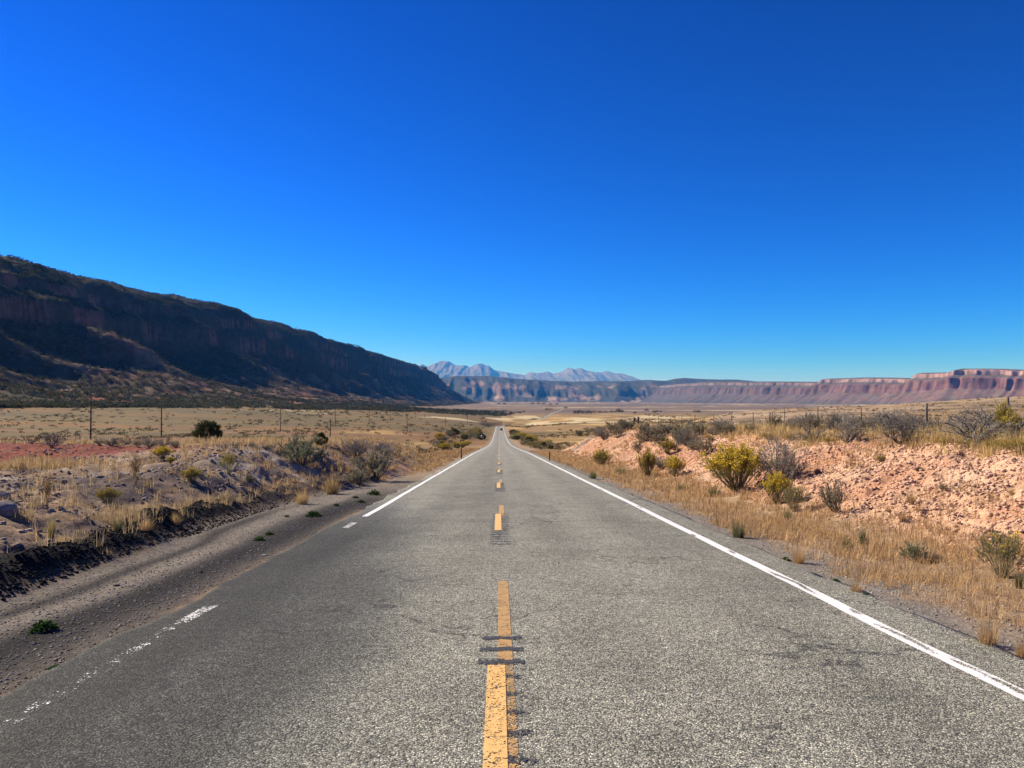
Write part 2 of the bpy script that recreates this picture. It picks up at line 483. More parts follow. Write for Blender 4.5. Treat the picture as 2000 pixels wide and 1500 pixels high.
M_GROUND = m_ground()
M_ROAD = m_asphalt()
M_WHITE = m_paint("white_paint", (0.80, 0.80, 0.78), 0.90)
M_YELLOW = m_paint("yellow_paint", (0.74, 0.45, 0.15), 0.75)
M_OLDYEL = m_paint("old_yellow_paint", (0.46, 0.28, 0.10), 0.74)
M_GROOVE = m_paint("milled_groove", (0.045, 0.045, 0.047), 0.74)
M_LEAF = m_leaf("leaf", 0.25)
M_GRASS = m_leaf("dry_blades", 0.35)
M_BARK = m_leaf("twig_bark", 0.0)
M_STONE = m_rock("loose_stone", 30, (0.75, 1.25), 0.01)
M_HILL = m_rock("hill_rock", 0.05, (0.6, 1.35), 4)
M_MESA = m_rock("mesa_rock", 0.012, (0.7, 1.25), 10)
M_FARMT = m_rock("mountain_rock", 0.002, (0.75, 1.2), 40)

# ------------------------------------------------------------------ ground sheet
def ground_color(x, y, I):
    n = len(x); xr = I['xr']
    A = fbm(x / 3.0, y / 3.0, 101, 4); B = fbm(x / 14, y / 14, 102, 4); Cn = fbm(x / 0.7, y / 0.7, 103, 3)
    Yc = np.maximum(y, 1)
    far1 = fbm(x / 120, y / 160, 104, 5)
    # open plain
    c = np.tile(cl((0.185, 0.135, 0.063)), (n, 1))
    c = mixc(c, (0.135, 0.108, 0.055), ss(0.4, 0.65, far1))
    c = mixc(c, (0.25, 0.135, 0.06), ss(0.5, 0.72, fbm(x / 260 + 5, y / 90, 105, 4)) * 0.7)
    c = mixc(c, (0.12, 0.10, 0.055), ss(0.56, 0.66, fbm(x / 9, y / 22, 106, 4)) * 0.6 * (1 - ss(400, 900, y)))
    # golden grass flats in the dip and the middle distance
    g = ss(0.32, 0.46, fbm(x / 45, y / 150, 107, 4)) * ss(-75, -55, x) * ss(150, 200, y) * (1 - ss(1500, 2400, y))
    g = np.where(x > 6, np.maximum(g, 0.75 * ss(0.35, 0.55, fbm(x / 80, y / 60, 108, 4)) * ss(250, 400, y)), g * (1 - ss(330, 420, y)))
    g = g * (1 - ss(0.24, 0.30, x / Yc) * ss(40, 90, y))
    c = mixc(c, (0.46, 0.315, 0.125), np.clip(g, 0, 1))
    c = mixc(c, (0.20, 0.13, 0.07), ss(0.57, 0.63, ridged(x / 55, y / 110, 109, 3)) * g * 0.7)
    pale = ss(0.6, 0.7, fbm(x / 70, y / 260, 110, 3)) * ss(800, 1000, y) * (1 - ss(1900, 2300, y)) * ss(-400, -150, x)
    c = mixc(c, (0.52, 0.42, 0.24), pale)
    # valley floor
    v = ss(1700, 2600, y)
    vc = np.tile(cl((0.19, 0.14, 0.098)), (n, 1))
    band = fbm(x / 1500, y / 420, 111, 4)
    vc = mixc(vc, (0.13, 0.105, 0.08), ss(0.5, 0.62, band))
    vc = mixc(vc, (0.36, 0.29, 0.2), ss(0.62, 0.68, fbm(x / 700, y / 300 + 8, 112, 3)))
    c = c * (1 - v)[:, None] + vc * v[:, None]
    # brown badland rise on the right
    bd = ss(0.24, 0.31, x / Yc) * ss(70, 140, y) * (1 - ss(800, 1200, y))
    bc = np.tile(cl((0.34, 0.24, 0.145)), (n, 1))
    bc = mixc(bc, (0.40, 0.30, 0.2), ss(0.55, 0.7, fbm(x / 25, y / 40, 113, 4)))
    bc = mixc(bc, (0.17, 0.125, 0.075), ss(0.52, 0.66, fbm(x / 9, y / 16, 114, 4)) * 0.8)
    c = c * (1 - bd)[:, None] + bc * bd[:, None]
    # red mound and red tracks left of the dip
    c = mixc(c, (0.34, 0.12, 0.07), np.exp(-((x + 25) / 7) ** 2 - ((y - 395) / 22) ** 2) * 0.9)
    c = mixc(c, (0.30, 0.13, 0.08), ss(0.6, 0.68, fbm(x / 40, y / 18, 116, 3)) * ss(-160, -100, -np.abs(x + 110)) * ss(120, 150, y) * (1 - ss(260, 330, y)) * 0.7)
    # left dirt bench
    L = (1 - I['bl']) * I['left']
    lc = np.tile(cl((0.31, 0.215, 0.138)), (n, 1))
    lc = mixc(lc, (0.37, 0.315, 0.26), ss(0.54, 0.64, fbm(x / 2.2, y / 1.4, 120, 4)) * 0.9)
    lc = mixc(lc, (0.13, 0.10, 0.088), ss(0.52, 0.66, A))
    lc = mixc(lc, (0.33, 0.215, 0.155), ss(26, 36, y) * 0.7)
    red = ss(24, 27, y + 3 * (A - .5)) * (1 - ss(41, 45, y + 4 * (A - .5))) * ss(12.5, 15.5, -x - (y - 28) * 0.12 + 5 * (B - 0.5))
    lc = mixc(lc, (0.25, 0.072, 0.047), red * 0.97)
    lc = mixc(lc, (0.42, 0.30, 0.15), ss(43, 47, y) * 0.8)
    c = c * (1 - L)[:, None] + lc * L[:, None]
    # right bench and bank
    Rm = (1 - I['bl']) * (~I['left'])
    rc = np.tile(cl((0.40, 0.245, 0.15)), (n, 1))
    rc = mixc(rc, (0.36, 0.28, 0.13), I['plat'] * 0.5)
    bkc = np.tile(cl((0.55, 0.345, 0.22)), (n, 1))
    bkc = mixc(bkc, (0.46, 0.25, 0.15), ss(0.48, 0.62, A))
    bkc = mixc(bkc, (0.58, 0.40, 0.27), ss(0.55, 0.72, fbm(x / 1.8 - y / 6, y / 4, 121, 4)))
    bkc = mixc(bkc, (0.20, 0.17, 0.155), ss(0.4, 0.7, np.exp(-((y - 83 - (xr - 6) * 1.0) / 7) ** 2)) * 0.85)
    bkc = mixc(bkc, (0.62, 0.52, 0.43), np.exp(-((y - 80 - (xr - 6) * 1.6) / 4) ** 2) * ss(0.45, 0.6, A))
    bmask = ss(0.0, 0.8, xr - I['fr']) * (1 - ss(0.9, 1.0, I['q']))
    rc = rc * (1 - bmask)[:, None] + bkc * bmask[:, None]
    c = c * (1 - Rm)[:, None] + rc * Rm[:, None]
    # road verge
    vr = (~I['left']) * (1 - ss(0.2, 1.4, xr - I['fr'] + 1.2 * (A - 0.5)))
    gv = np.tile(cl((0.225, 0.20, 0.17)), (n, 1)); gv = mixc(gv, (0.34, 0.24, 0.15), ss(4.3, 5.2, xr + 1.2 * (Cn - .5)))
    c = c * (1 - vr)[:, None] + gv * vr[:, None]
    vl = I['left'] * (1 - ss(-0.1, 0.3, -xr - I['xf']))
    # gravel pull-off with dark wheel bands running slantwise off the pavement
    gl = np.tile(cl((0.21, 0.183, 0.15)), (n, 1))
    ff = (-xr - 3.2) / np.maximum(I['xf'] - 3.2, 0.3)
    wob = 0.25 * (vn(y / 5, y * 0, 130) - 0.5)
    drk = (1 - ss(0.42, 0.60, ff + 0.16 * (A - 0.5))) * (1 - ss(20, 30, y))
    gl = mixc(gl, (0.06, 0.055, 0.049), drk * 0.9)
    band1 = np.exp(-((ff - 0.40 - wob * .4 + 0.012 * (y - 8)) / 0.17) ** 2) * (1 - ss(19, 27, y))
    band2 = np.exp(-((ff - 0.84 - wob * .3) / 0.085) ** 2) * (1 - ss(16, 24, y))
    gl = mixc(gl, (0.14, 0.118, 0.095), np.exp(-((ff - 0.14) / 0.07) ** 2) * 0.6 * ss(0.4, 0.6, A) * (1 - ss(22, 30, y)))
    gl = mixc(gl, (0.026, 0.024, 0.023), np.clip(band1 + 0.9 * band2, 0, 1))
    gl = mixc(gl, (0.34, 0.25, 0.16), np.exp(-((ff - 0.04) / 0.05) ** 2) * ss(0.5, 0.65, A) * 0.7 * (1 - ss(20, 30, y)))
    gl = mixc(gl, (0.30, 0.215, 0.13), ss(26, 40, y) * 0.8)
    c = c * (1 - vl)[:, None] + gl * vl[:, None]
    bm = np.clip(I['berm'] * 1.6, 0, 1) * (1 - ss(15, 27, y + 7 * (A - 0.5)))
    c = mixc(c, (0.016, 0.015, 0.014), np.clip(bm, 0, 1))
    c = mixc(c, (0.045, 0.038, 0.034), np.clip(I['berm'] * 1.3, 0, 1) * ss(14, 22, y) * (1 - ss(30, 40, y)) * 0.8)
    c = c * (0.86 + 0.28 * B)[:, None]
    return np.clip(c, 0.004, 0.8)

def rows(y0, y1):
    a = list(np.arange(y0, 8, 0.16)); y = 8.0
    while y < y1:
        a.append(y); y += max(0.085, 0.0085 * y if y < 90 else 0.0115 * y)
    a.append(y1); return np.array(a)

yy = rows(-14, 70000)
cc = np.linspace(-1, 1, 760)
kx = 1.7
xx = np.sinh(kx * cc) / np.sinh(kx)
Wd = 0.86 * np.maximum(yy, 0) + 24
GX = xx[None, :] * Wd[:, None]; GY = np.repeat(yy[:, None], len(cc), 1)
gx = GX.ravel(); gy = GY.ravel()
gzv, GI = terrain(gx, gy, True)
gcol = ground_color(gx, gy, GI)
gme = mesh_np("ground", np.stack([gx, gy, gzv], 1), grid_faces(len(yy), len(cc)), M_GROUND, gcol, True)
tag(link("ground", gme), "dry desert valley floor of dirt, grass flats and gravel shoulders", None, None, 'structure')
del GX, GY, GI

# ------------------------------------------------------------------ road
ry = rows(-14, 3400)
rxs = np.concatenate([[-3.32, -3.30], np.linspace(-3.25, 4.05, 74), [4.1, 4.12]])
rz_off = np.zeros(len(rxs)); rz_off[0] = -0.6; rz_off[-1] = -0.6
RX, RY = np.meshgrid(rxs, ry)
ex = np.where(RX < -3.2, 0.34 * (fbm(RY / 1.3, RY * 0, 201, 5, 0.65) - 0.5), 0) + np.where(RX > 4.06, 0.12 * (vn(RY / 0.8, RY * 0, 202) - 0.5), 0)
X = (RX + ex + road_x(RY)); Z = road_z(RY) + EYE + rz_off[None, :] + 0.03 * (1 - (RX / 3.7) ** 2)
fx = RX.ravel(); fy = RY.ravel()
def bump1(x, c, w): return np.exp(-((x - c) / w) ** 2)
sh = np.ones(len(fx))
wav = 0.18 * (vn(fy / 7, fy * 0, 205) - 0.5)
sh *= 1 + 0.13 * ss(14, 50, fy)
sh *= 1 - 0.22 * bump1(fx, -0.45 + wav, 0.42) * ss(6, 16, fy)            # oil strip beside the centre line
sh *= 1 - 0.15 * bump1(fx, -1.5 + wav, 0.6) - 0.10 * bump1(fx, 0.85 + wav, 0.35) - 0.12 * bump1(fx, 2.55 + wav, 0.4)
sh *= 1 + 0.10 * bump1(fx, -2.2 + wav, 0.45) * ss(10, 20, fy) + 0.06 * bump1(fx, 1.7, 0.4)
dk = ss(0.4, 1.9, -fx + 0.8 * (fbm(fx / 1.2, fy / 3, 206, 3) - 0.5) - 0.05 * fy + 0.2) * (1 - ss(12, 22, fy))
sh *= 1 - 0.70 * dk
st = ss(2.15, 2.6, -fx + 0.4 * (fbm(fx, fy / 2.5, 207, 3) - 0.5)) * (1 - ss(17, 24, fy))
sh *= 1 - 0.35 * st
sh *= 1 - 0.10 * ss(0.62, 0.7, fbm(fx / 0.8, fy / 5, 208, 4)) * (1 - ss(60, 100, fy))
rc = np.stack([sh, sh, sh], 1) * cl((1.0, 1.035, 0.93))
rc = rc * 1.95
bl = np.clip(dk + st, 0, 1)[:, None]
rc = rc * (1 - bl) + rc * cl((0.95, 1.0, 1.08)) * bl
rme = mesh_np("road", np.stack([X.ravel(), fy, Z.ravel()], 1), grid_faces(len(ry), len(rxs)), M_ROAD, rc, True)
road = tag(link("road", rme), "straight grey chip-seal two-lane highway running to the mountains", None, None, 'structure')

def strip(name, x0, x1, y0, y1, mat, lift=0.004, wear=None, step=None, jit=0.0, parent=road, nx=5):
    ys = ry[(ry > y0) & (ry < y1)]
    ys = np.concatenate([[y0], ys, [y1]])
    xs = np.linspace(x0, x1, nx)
    A, B = np.meshgrid(xs, ys)
    zz = np.interp(B, ry, road_z(ry)) + EYE + lift + 0.03 * (1 - (A / 3.7) ** 2) + 0.000012 * B
    A2 = A + road_x(B) + jit * (vn(B / 1.7, B * 0, 211) - 0.5)
    w = np.zeros(A.size) if wear is None else wear(A.ravel(), B.ravel())
    me = mesh_np(name, np.stack([A2.ravel(), B.ravel(), zz.ravel()], 1), grid_faces(len(ys), nx), mat, np.stack([w, w, w], 1))
    return link(name, me, parent)

# right edge line with dark worn-out streaks, left edge line broken near the pull-off
def wr_(x, y):
    w = -0.04 - 0.26 * ss(20, 40, y) + 0.2 * ss(0.055, 0.08, np.abs(x - 3.49)) * (1 - ss(20, 30, y))
    for yc, hl, xc in [(9.2, 0.75, 3.50), (7.6, 0.12, 3.52), (6.6, 0.45, 3.50), (5.8, 0.14, 3.53), (5.2, 0.35, 3.50), (4.3, 0.3, 3.47), (11.6, 0.2, 3.5), (13.6, 0.16, 3.46), (19.2, 0.4, 3.5), (26, 0.45, 3.48), (34, 0.5, 3.5)]:
        w = w + 0.75 * np.exp(-((y - yc) / hl) ** 4) * np.exp(-((x - xc - 0.02 * np.sin(y * 5)) / 0.026) ** 2)
    return w
strip("edge_line", 3.41, 3.57, -12, 2900, M_WHITE, wear=wr_, jit=0.03, nx=11)
wl_ = lambda x, y: np.interp(y, [-12, 4, 6.9, 7.3, 7.38, 7.9, 8.0, 8.3, 14.6, 14.8, 15.75, 15.9, 16.9, 17.0, 20, 30],
                             [0.52, 0.49, 0.47, 0.46, 0.30, 0.26, 0.6, 1, 1, 0.36, 0.3, 0.8, 0.8, 0.12, -0.05, -0.3]) + 0.12 * np.clip(np.abs(x + 2.95) - 0.04, 0, 1) * 20 * (y < 20)
strip("edge_line", -3.02, -2.88, -12, 2900, M_WHITE, wear=wl_, jit=0.03)
# centre line: every 12.2 m a new dash laid a little left of an older one, milled rumble strip under both
yd = 2.6
k = 0
while yd < 520:
    y1 = 5.9 if k == 0 else yd + 3.1
    y0 = 1.0 if k == 0 else yd
    if k == 0:
        strip("centre_dash", -0.085, 0.045, 1.0, 5.76, M_YELLOW, 0.008, nx=4)
        strip("old_centre_dash", -0.01, 0.105, 1.0, 9.15, M_OLDYEL, 0.004, wear=lambda x, y: np.where(y < 5.8, 0.10, -0.02), nx=4)
    else:
        strip("centre_dash", -0.085, 0.045, y0, y1, M_YELLOW, 0.008, wear=lambda x, y: x * 0 - 0.3, nx=3)
        strip("old_centre_dash", 0.0, 0.115, y1 - 0.4, y1 + 2.2, M_OLDYEL, 0.004, wear=lambda x, y: x * 0 - 0.3, nx=3)
    # grooves
    if k < 5:
        g0 = y0 - 1.9 if k else 5.78 - 0.355 * 13
        g1 = 6.6 if k == 0 else y1 + 0.1
        vv = []; ge = []
        yq = g0
        while yq < g1:
            gw = 0.13
            xs = np.linspace(-0.16, 0.19, 9) + RNG.uniform(-0.012, 0.012)
            A, B = np.meshgrid(xs, np.linspace(yq, yq + gw * RNG.uniform(0.85, 1.15), 6))
            zz = road_z(B) + EYE + 0.03 * (1 - (A / 3.7) ** 2) + (0.0065 if k == 0 and yq > 5.8 else 0.006 if k == 0 else 0.006)
            vv.append((np.stack([A.ravel(), B.ravel() + 0.012 * np.sin(A.ravel() * 37 + yq * 9), zz.ravel()], 1), grid_faces(6, 9))); ge.append(np.repeat(np.array([0.34, 0.06, 0, 0, 0.06, 0.34]), 9))
            yq += 0.355 if k == 0 else 0.31
        V, F = cat(vv)
        w = np.where(V[:, 1] < 5.76, 0.12 + 0.5 * (V[:, 0] < -0.05), -0.08) if k == 0 else np.full(len(V), 0.0)
        w = w + 0.3 * np.clip(np.abs(V[:, 0] - 0.015) - 0.11, 0, 1) * 4 + np.concatenate(ge)
        link("rumble_strip", mesh_np("rumble_strip", V, F, M_GROOVE, np.stack([w, w, w], 1)), road)
    yd = 14.2 if k == 0 else yd + 12.2
    k += 1
strip("old_centre_line", -0.03, 0.06, 520, 800, M_OLDYEL, 0.006, nx=2)

# ------------------------------------------------------------------ the dark hill on the left
toe = smooth_curve([(-40, -470), (350, -465), (700, -455), (1500, -410), (2500, -385), (3500, -380), (5600, -340), (8400, -262), (10500, -210), (60000, -200)], 3)
HS = 1.4
rdg = smooth_curve([(-40 * HS, -985 * HS), (900 * HS, -985 * HS), (1230 * HS, -968 * HS), (1480 * HS, -962 * HS), (1850 * HS, -956 * HS), (2450 * HS, -940 * HS), (3700 * HS, -876 * HS), (4500 * HS, -825 * HS), (6000 * HS, -705 * HS), (7000 * HS, -600 * HS), (8500 * HS, -480 * HS), (60000, -400 * HS)], 3)
hrz = smooth_curve([(-40, 250 * HS), (1000 * HS, 245 * HS), (1480 * HS, 268 * HS), (1850 * HS, 284 * HS), (2450 * HS, 298 * HS), (3200 * HS, 292 * HS), (3700 * HS, 294 * HS), (4500 * HS, 286 * HS), (5500 * HS, 284 * HS), (6000 * HS, 270 * HS), (6500 * HS, 205 * HS), (7000 * HS, 120 * HS), (7600 * HS, 40 * HS), (8200 * HS, -5), (60000, -5)], 2)
PF_D = np.array([-0.15, 0, 0.18, 0.30, 0.42, 0.52, 0.60, 0.66, 0.665, 0.73, 0.735, 0.80, 0.90, 1.0, 1.15, 1.5])
PF_H = np.array([-0.05, 0, 0.045, 0.085, 0.155, 0.25, 0.37, 0.49, 0.61, 0.70, 0.77, 0.86, 0.95, 1.0, 1.0, 0.93])
PF_FAR = np.array([-0.05, 0, 0.10, 0.20, 0.30, 0.40, 0.52, 0.58, 0.70, 0.76, 0.84, 0.90, 0.96, 1.0, 1.0, 0.93])
def hill(Y, D, info=False):
    """Y along the valley, D 0 at the toe to 1 at the ridge"""
    w = toe(Y) - rdg(Y)
    m = D * w
    # spurs and hollows running down towards the road
    sp = ridged(Y / 420 + D * 0.55, D * 0.9, 301, 3) - 0.62
    sp2 = ridged(Y / 130 + D * 0.9, D * 2.2, 302, 3) - 0.6
    env = ss(0.05, 0.28, D) * (1 - 0.75 * ss(0.6, 1.0, D))
    D2 = D + env * (0.42 * sp + 0.11 * sp2)
    h = np.interp(D2, PF_D, PF_H) * (1 - ss(5000, 7700, Y)) + np.interp(D2, PF_D, PF_FAR) * ss(5000, 7700, Y)
    z0 = table(toe(Y), np.maximum(Y, 60)) - 2
    H = hrz(Y) - z0
    z = z0 + H * h
    z = z + ss(0.05, 0.3, D) * (20 * (fbm(Y / 75, m / 75, 303, 5) - 0.5) + 8 * (ridged(Y / 33, m / 33, 304, 4) - 0.55))
    z = z + ss(0.02, 0.08, D) * (1 - ss(0.2, 0.35, D)) * 9 * (ridged(Y / 120, m / 60, 305, 3) - 0.55)
    X = toe(Y) - m
    return (X, z + EYE, D2) if info else (X, z + EYE)
hy = np.exp(np.linspace(math.log(300), math.log(11600), 900))
hd = np.concatenate([np.linspace(-0.12, 0.3, 70), np.linspace(0.305, 1.02, 200), np.linspace(1.05, 1.5, 20)])
HD, HY = np.meshgrid(hd, hy)
HX, HZ, HD2 = hill(HY.ravel(), HD.ravel(), True)
hV = np.stack([HX, HY.ravel(), HZ], 1)
hZ2 = HZ.reshape(HD.shape)
gdx = np.gradient(hZ2, axis=1) / (np.gradient(HX.reshape(HD.shape), axis=1) + 1e-6)
slope = np.abs(gdx).ravel()
D_ = HD.ravel(); Y_ = HY.ravel(); m_ = -HX
c = np.tile(cl((0.165, 0.118, 0.073)), (len(D_), 1))
c = mixc(c, (0.23, 0.125, 0.08), ss(0.5, 0.66, fbm(Y_ / 160, m_ / 90, 311, 4)) * ss(0.1, 0.3, D_))
c = mixc(c, (0.045, 0.043, 0.028), ss(0.36, 0.54, fbm(Y_ / 45, m_ / 45, 312, 4)) * 0.8)
c = mixc(c, (0.05, 0.047, 0.03), ss(0.42, 0.55, D_) * 0.85)  # upper soil darkened for scrub cover, with its near-black shade painted in
clf = np.exp(-((HD2 - 0.6625) / 0.006) ** 2) + np.exp(-((HD2 - 0.7325) / 0.005) ** 2)
c = mixc(c, (0.20, 0.105, 0.07), np.clip(clf * ss(0.46, 0.58, fbm(Y_ / 110, D_ * 3, 314, 3)), 0, 1) * 0.95)
c = mixc(c, (0.30, 0.10, 0.065), ss(0.55, 0.7, fbm(Y_ / 90 + 3, m_ / 40, 313, 3)) * (1 - ss(0.1, 0.25, D_)) * 0.8)
tag(link("hill", mesh_np("hill", hV, grid_faces(len(hy), len(hd)), M_HILL, c, True)), "long dark juniper-covered ridge with red cliff bands", None, None, 'structure')

# ------------------------------------------------------------------ red mesa on the right
def wall_mesh(name, path, prof, seed, cfun, mat, sstep, amp, label):
    """path rows: X, Y, top z(eye-rel), base z ; prof rows: (outward distance as multiple of height, height fraction)"""
    path = np.array(path, float)
    seg = np.r_[0, np.cumsum(np.hypot(np.diff(path[:, 0]), np.diff(path[:, 1])))]
    s = np.arange(0, seg[-1], sstep)
    px_ = np.interp(s, seg, path[:, 0]); py_ = np.interp(s, seg, path[:, 1])
    k = np.ones(9) / 9
    tx = np.gradient(np.convolve(np.pad(px_, 4, mode='edge'), k, 'valid')); ty = np.gradient(np.convolve(np.pad(py_, 4, mode='edge'), k, 'valid'))
    ln = np.hypot(tx, ty); nx_, ny_ = -ty / ln, tx / ln
    top = np.interp(s, seg, path[:, 2]); bas = np.interp(s, seg, path[:, 3])
    prof = np.array(prof, float)
    tt = np.linspace(0, 1, 150)
    pl = np.linspace(0, 1, len(prof))
    pd = np.interp(tt, pl, prof[:, 0]); ph = np.interp(tt, pl, prof[:, 1])
    Sg, Tg = np.meshgrid(s, np.arange(len(tt)), indexing='ij')
    D = pd[Tg]; Hh = ph[Tg]
    H = (top - bas)[:, None]
    sc = Sg
    al = ridged(sc / 900, Hh * 0.15, seed, 3) - 0.6
    al2 = ridged(sc / 170, Hh * 0.3, seed + 1, 4) - 0.6
    al3 = ridged(sc / 45, Hh * 0.8, seed + 2, 3) - 0.6
    g = ss(-0.05, 0.25, Hh)
    talus = 1 - ss(0.42, 0.52, Hh)
    al4 = ridged(sc / 22 + 3, Hh * 0.3, seed + 6, 2) - 0.6
    off = D * H + amp * g * (1.6 * al * H + 0.5 * al2 * H * (1 - 0.4 * talus) + 0.26 * al3 * H * (1 - 0.6 * talus) + 0.12 * al4 * H * (1 - talus))
    gul = ridged(sc / 120 + D * 0.3, D * 0.8, seed + 4, 3) - 0.6
    zz = bas[:, None] + H * Hh + talus * ss(0.02, 0.12, Hh) * 0.09 * H * gul
    Xw = px_[:, None] + nx_[:, None] * off; Yw = py_[:, None] + ny_[:, None] * off
    V = np.stack([Xw.ravel(), Yw.ravel(), zz.ravel() + EYE], 1)
    col = cfun(Sg.ravel(), Hh.ravel(), D.ravel())
    return tag(link(name, mesh_np(name, V, grid_faces(len(s), len(tt)), mat, col, False)), label, None, None, 'structure')

def PT(px, Y, ytop, ybase):
    d = ray(px, ytop); return (d[0] * Y, Y, d[2] * Y, ray(px, ybase)[2] * Y)

def mesa_col(s, h, d):
    n = len(s)
    h = h + 0.05 * (fbm(s / 260, s * 0, 325, 4) - 0.5) + 0.03 * (fbm(s / 40, s * 0, 326, 2) - 0.5)
    c = np.tile(cl((0.20, 0.12, 0.095)), (n, 1))
    c = mixc(c, (0.17, 0.12, 0.095), ss(0.5, 0.62, fbm(s / 60 + d * 2, h * 6 + s / 300, 321, 4)))
    c = mixc(c, (0.10, 0.10, 0.08), (1 - ss(0.08, 0.28, h)) * 0.8)
    cliff = ss(0.46, 0.52, h) * (1 - ss(0.75, 0.78, h))
    c = mixc(c, (0.235, 0.118, 0.095), cliff)
    c = mixc(c, (0.15, 0.07, 0.06), cliff * ss(0.5, 0.65, fbm(s / 40, h * 2, 322, 4)))
    c = mixc(c, (0.11, 0.10, 0.075), ss(0.77, 0.79, h) * (1 - ss(0.82, 0.84, h)) * 0.7)
    c = mixc(c, (0.47, 0.29, 0.23), ss(0.83, 0.87, h) * (1 - ss(0.94, 0.965, h)) * (0.45 + 0.55 * ss(0.35, 0.5, fbm(s / 120, h * 8, 327, 4))))
    c = mixc(c, (0.15, 0.13, 0.09), ss(0.955, 0.975, h))
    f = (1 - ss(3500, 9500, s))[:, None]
    return c * (1 - f) + (c * 0.45 + cl((0.085, 0.085, 0.078)) * 0.55) * cl((0.78, 0.86, 0.95)) * f  # far end faded to blue-grey: distance haze mixed into the rock colour
MP = [(-2.4, -0.06), (-1.7, 0.03), (-1.35, 0.12), (-1.0, 0.27), (-0.75, 0.40), (-0.62, 0.48), (-0.56, 0.62), (-0.52, 0.76),
      (-0.40, 0.80), (-0.28, 0.84), (-0.25, 0.955), (-0.10, 0.975), (0.1, 1.0), (0.9, 1.0), (2.5, 0.9)]
mesa_path = [PT(2600, 3600, 690, 800), PT(2250, 4300, 708, 800), PT(2000, 4900, 722, 799), PT(1960, 5000, 720, 799), PT(1885, 5200, 720, 798), PT(1868, 5250, 727, 798), PT(1800, 5500, 728, 797),
             PT(1792, 5530, 739, 797), PT(1700, 5950, 737, 796), PT(1610, 6400, 739, 795), PT(1604, 6430, 746, 795), PT(1520, 7000, 745, 794),
             PT(1440, 7700, 745, 793), PT(1390, 8300, 745, 791), PT(1350, 9200, 748, 790), PT(1300, 10500, 752, 788)]
mesa_path = [(a * 1.35, b * 1.35, c_ * 1.35, d_ * 1.35) for a, b, c_, d_ in mesa_path]
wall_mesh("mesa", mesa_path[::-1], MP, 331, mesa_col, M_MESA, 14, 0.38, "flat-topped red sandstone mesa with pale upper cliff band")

# far blue mesa across the end of the valley (heightfield)
def far_field(name, Y0, depth, pts, base_py, seed, cfun, mat, nx=520, ny=90, x0=600, x1=1700, spur=0.5, wl=900, prof=None, label='', front=0.8):
    pts = np.array(pts, float)
    xs = np.linspace(x0, x1, nx)
    hy_ = np.interp(xs, pts[:, 0], pts[:, 1])
    hy_ = hy_ + 0.9 * (fbm(xs / 16, xs * 0, seed + 9, 4) - 0.5)
    U = np.array([ray(a, 700)[0] for a in xs]); top = np.array([ray(a, b)[2] for a, b in zip(xs, hy_)]) * Y0
    bs = ray(1000, base_py)[2] * Y0 - 30
    t = np.concatenate([np.linspace(0, 1, ny), np.linspace(1.04, 1.8, 12)])     # 0 foot, 1 crest, beyond: back
    Tt, Ug = np.meshgrid(t, U, indexing='ij'); Tp = np.repeat(top[None, :], len(t), 0)
    Yw = Y0 - depth + depth * Tt
    Xw = Ug * Y0 * (0.5 + 0.5 * Yw / Y0)
    sp = ridged(Xw / wl, Tt * 0.5, seed, 4) - 0.6
    sp2 = ridged(Xw / (wl * 0.28), Tt * 1.2, seed + 1, 4) - 0.6
    env = ss(0, 0.3, Tt) * (1 - ss(0.75, 1.0, Tt))
    f = np.interp(np.clip(Tt + spur * env * (sp + 0.4 * sp2), 0, 1.0), *prof)
    f = np.where(Tt > 1, 1 - 0.5 * (Tt - 1), f)
    Zw = bs + (Tp - bs) * f
    V = np.stack([Xw.ravel(), Yw.ravel(), Zw.ravel() + EYE], 1)
    col = cfun(Xw.ravel(), f.ravel(), Tt.ravel())
    return tag(link(name, mesh_np(name, V, grid_faces(len(t), len(xs)), mat, col, True)), label, None, None, 'structure')

def blue_col(x, f, t):
    n = len(x)
    c = np.tile(cl((0.06, 0.062, 0.045)), (n, 1))
    p = ss(0.56, 0.66, fbm(x / 210, t * 9 + x / 700, 341, 5)) * (1 - ss(0.7, 0.85, f))
    c = mixc(c, (0.24, 0.165, 0.125), p * 0.8)
    c = mixc(c, (0.33, 0.25, 0.18), ss(0.60, 0.66, fbm(x / 260, t * 9, 342, 4)) * (1 - ss(0.25, 0.4, f)))
    return c
far_field("mesa", 17000, 3000,
          [(600, 742), (850, 739), (895, 734.5), (950, 734), (985, 737.5), (1040, 742), (1110, 745), (1180, 744.5), (1230, 744.5), (1260, 742), (1300, 743.5),
           (1318, 740), (1338, 738), (1360, 740), (1400, 741), (1440, 741.5), (1480, 745), (1560, 748), (1700, 750)],
          788, 351, blue_col, M_MESA, label="far dark blue mesa closing the valley below the mountains", spur=0.55, wl=1500,
          prof=([0, 0.12, 0.3, 0.42, 0.5, 0.62, 0.8, 1.0], [0, 0.05, 0.2, 0.34, 0.55, 0.72, 0.9, 1.0]))

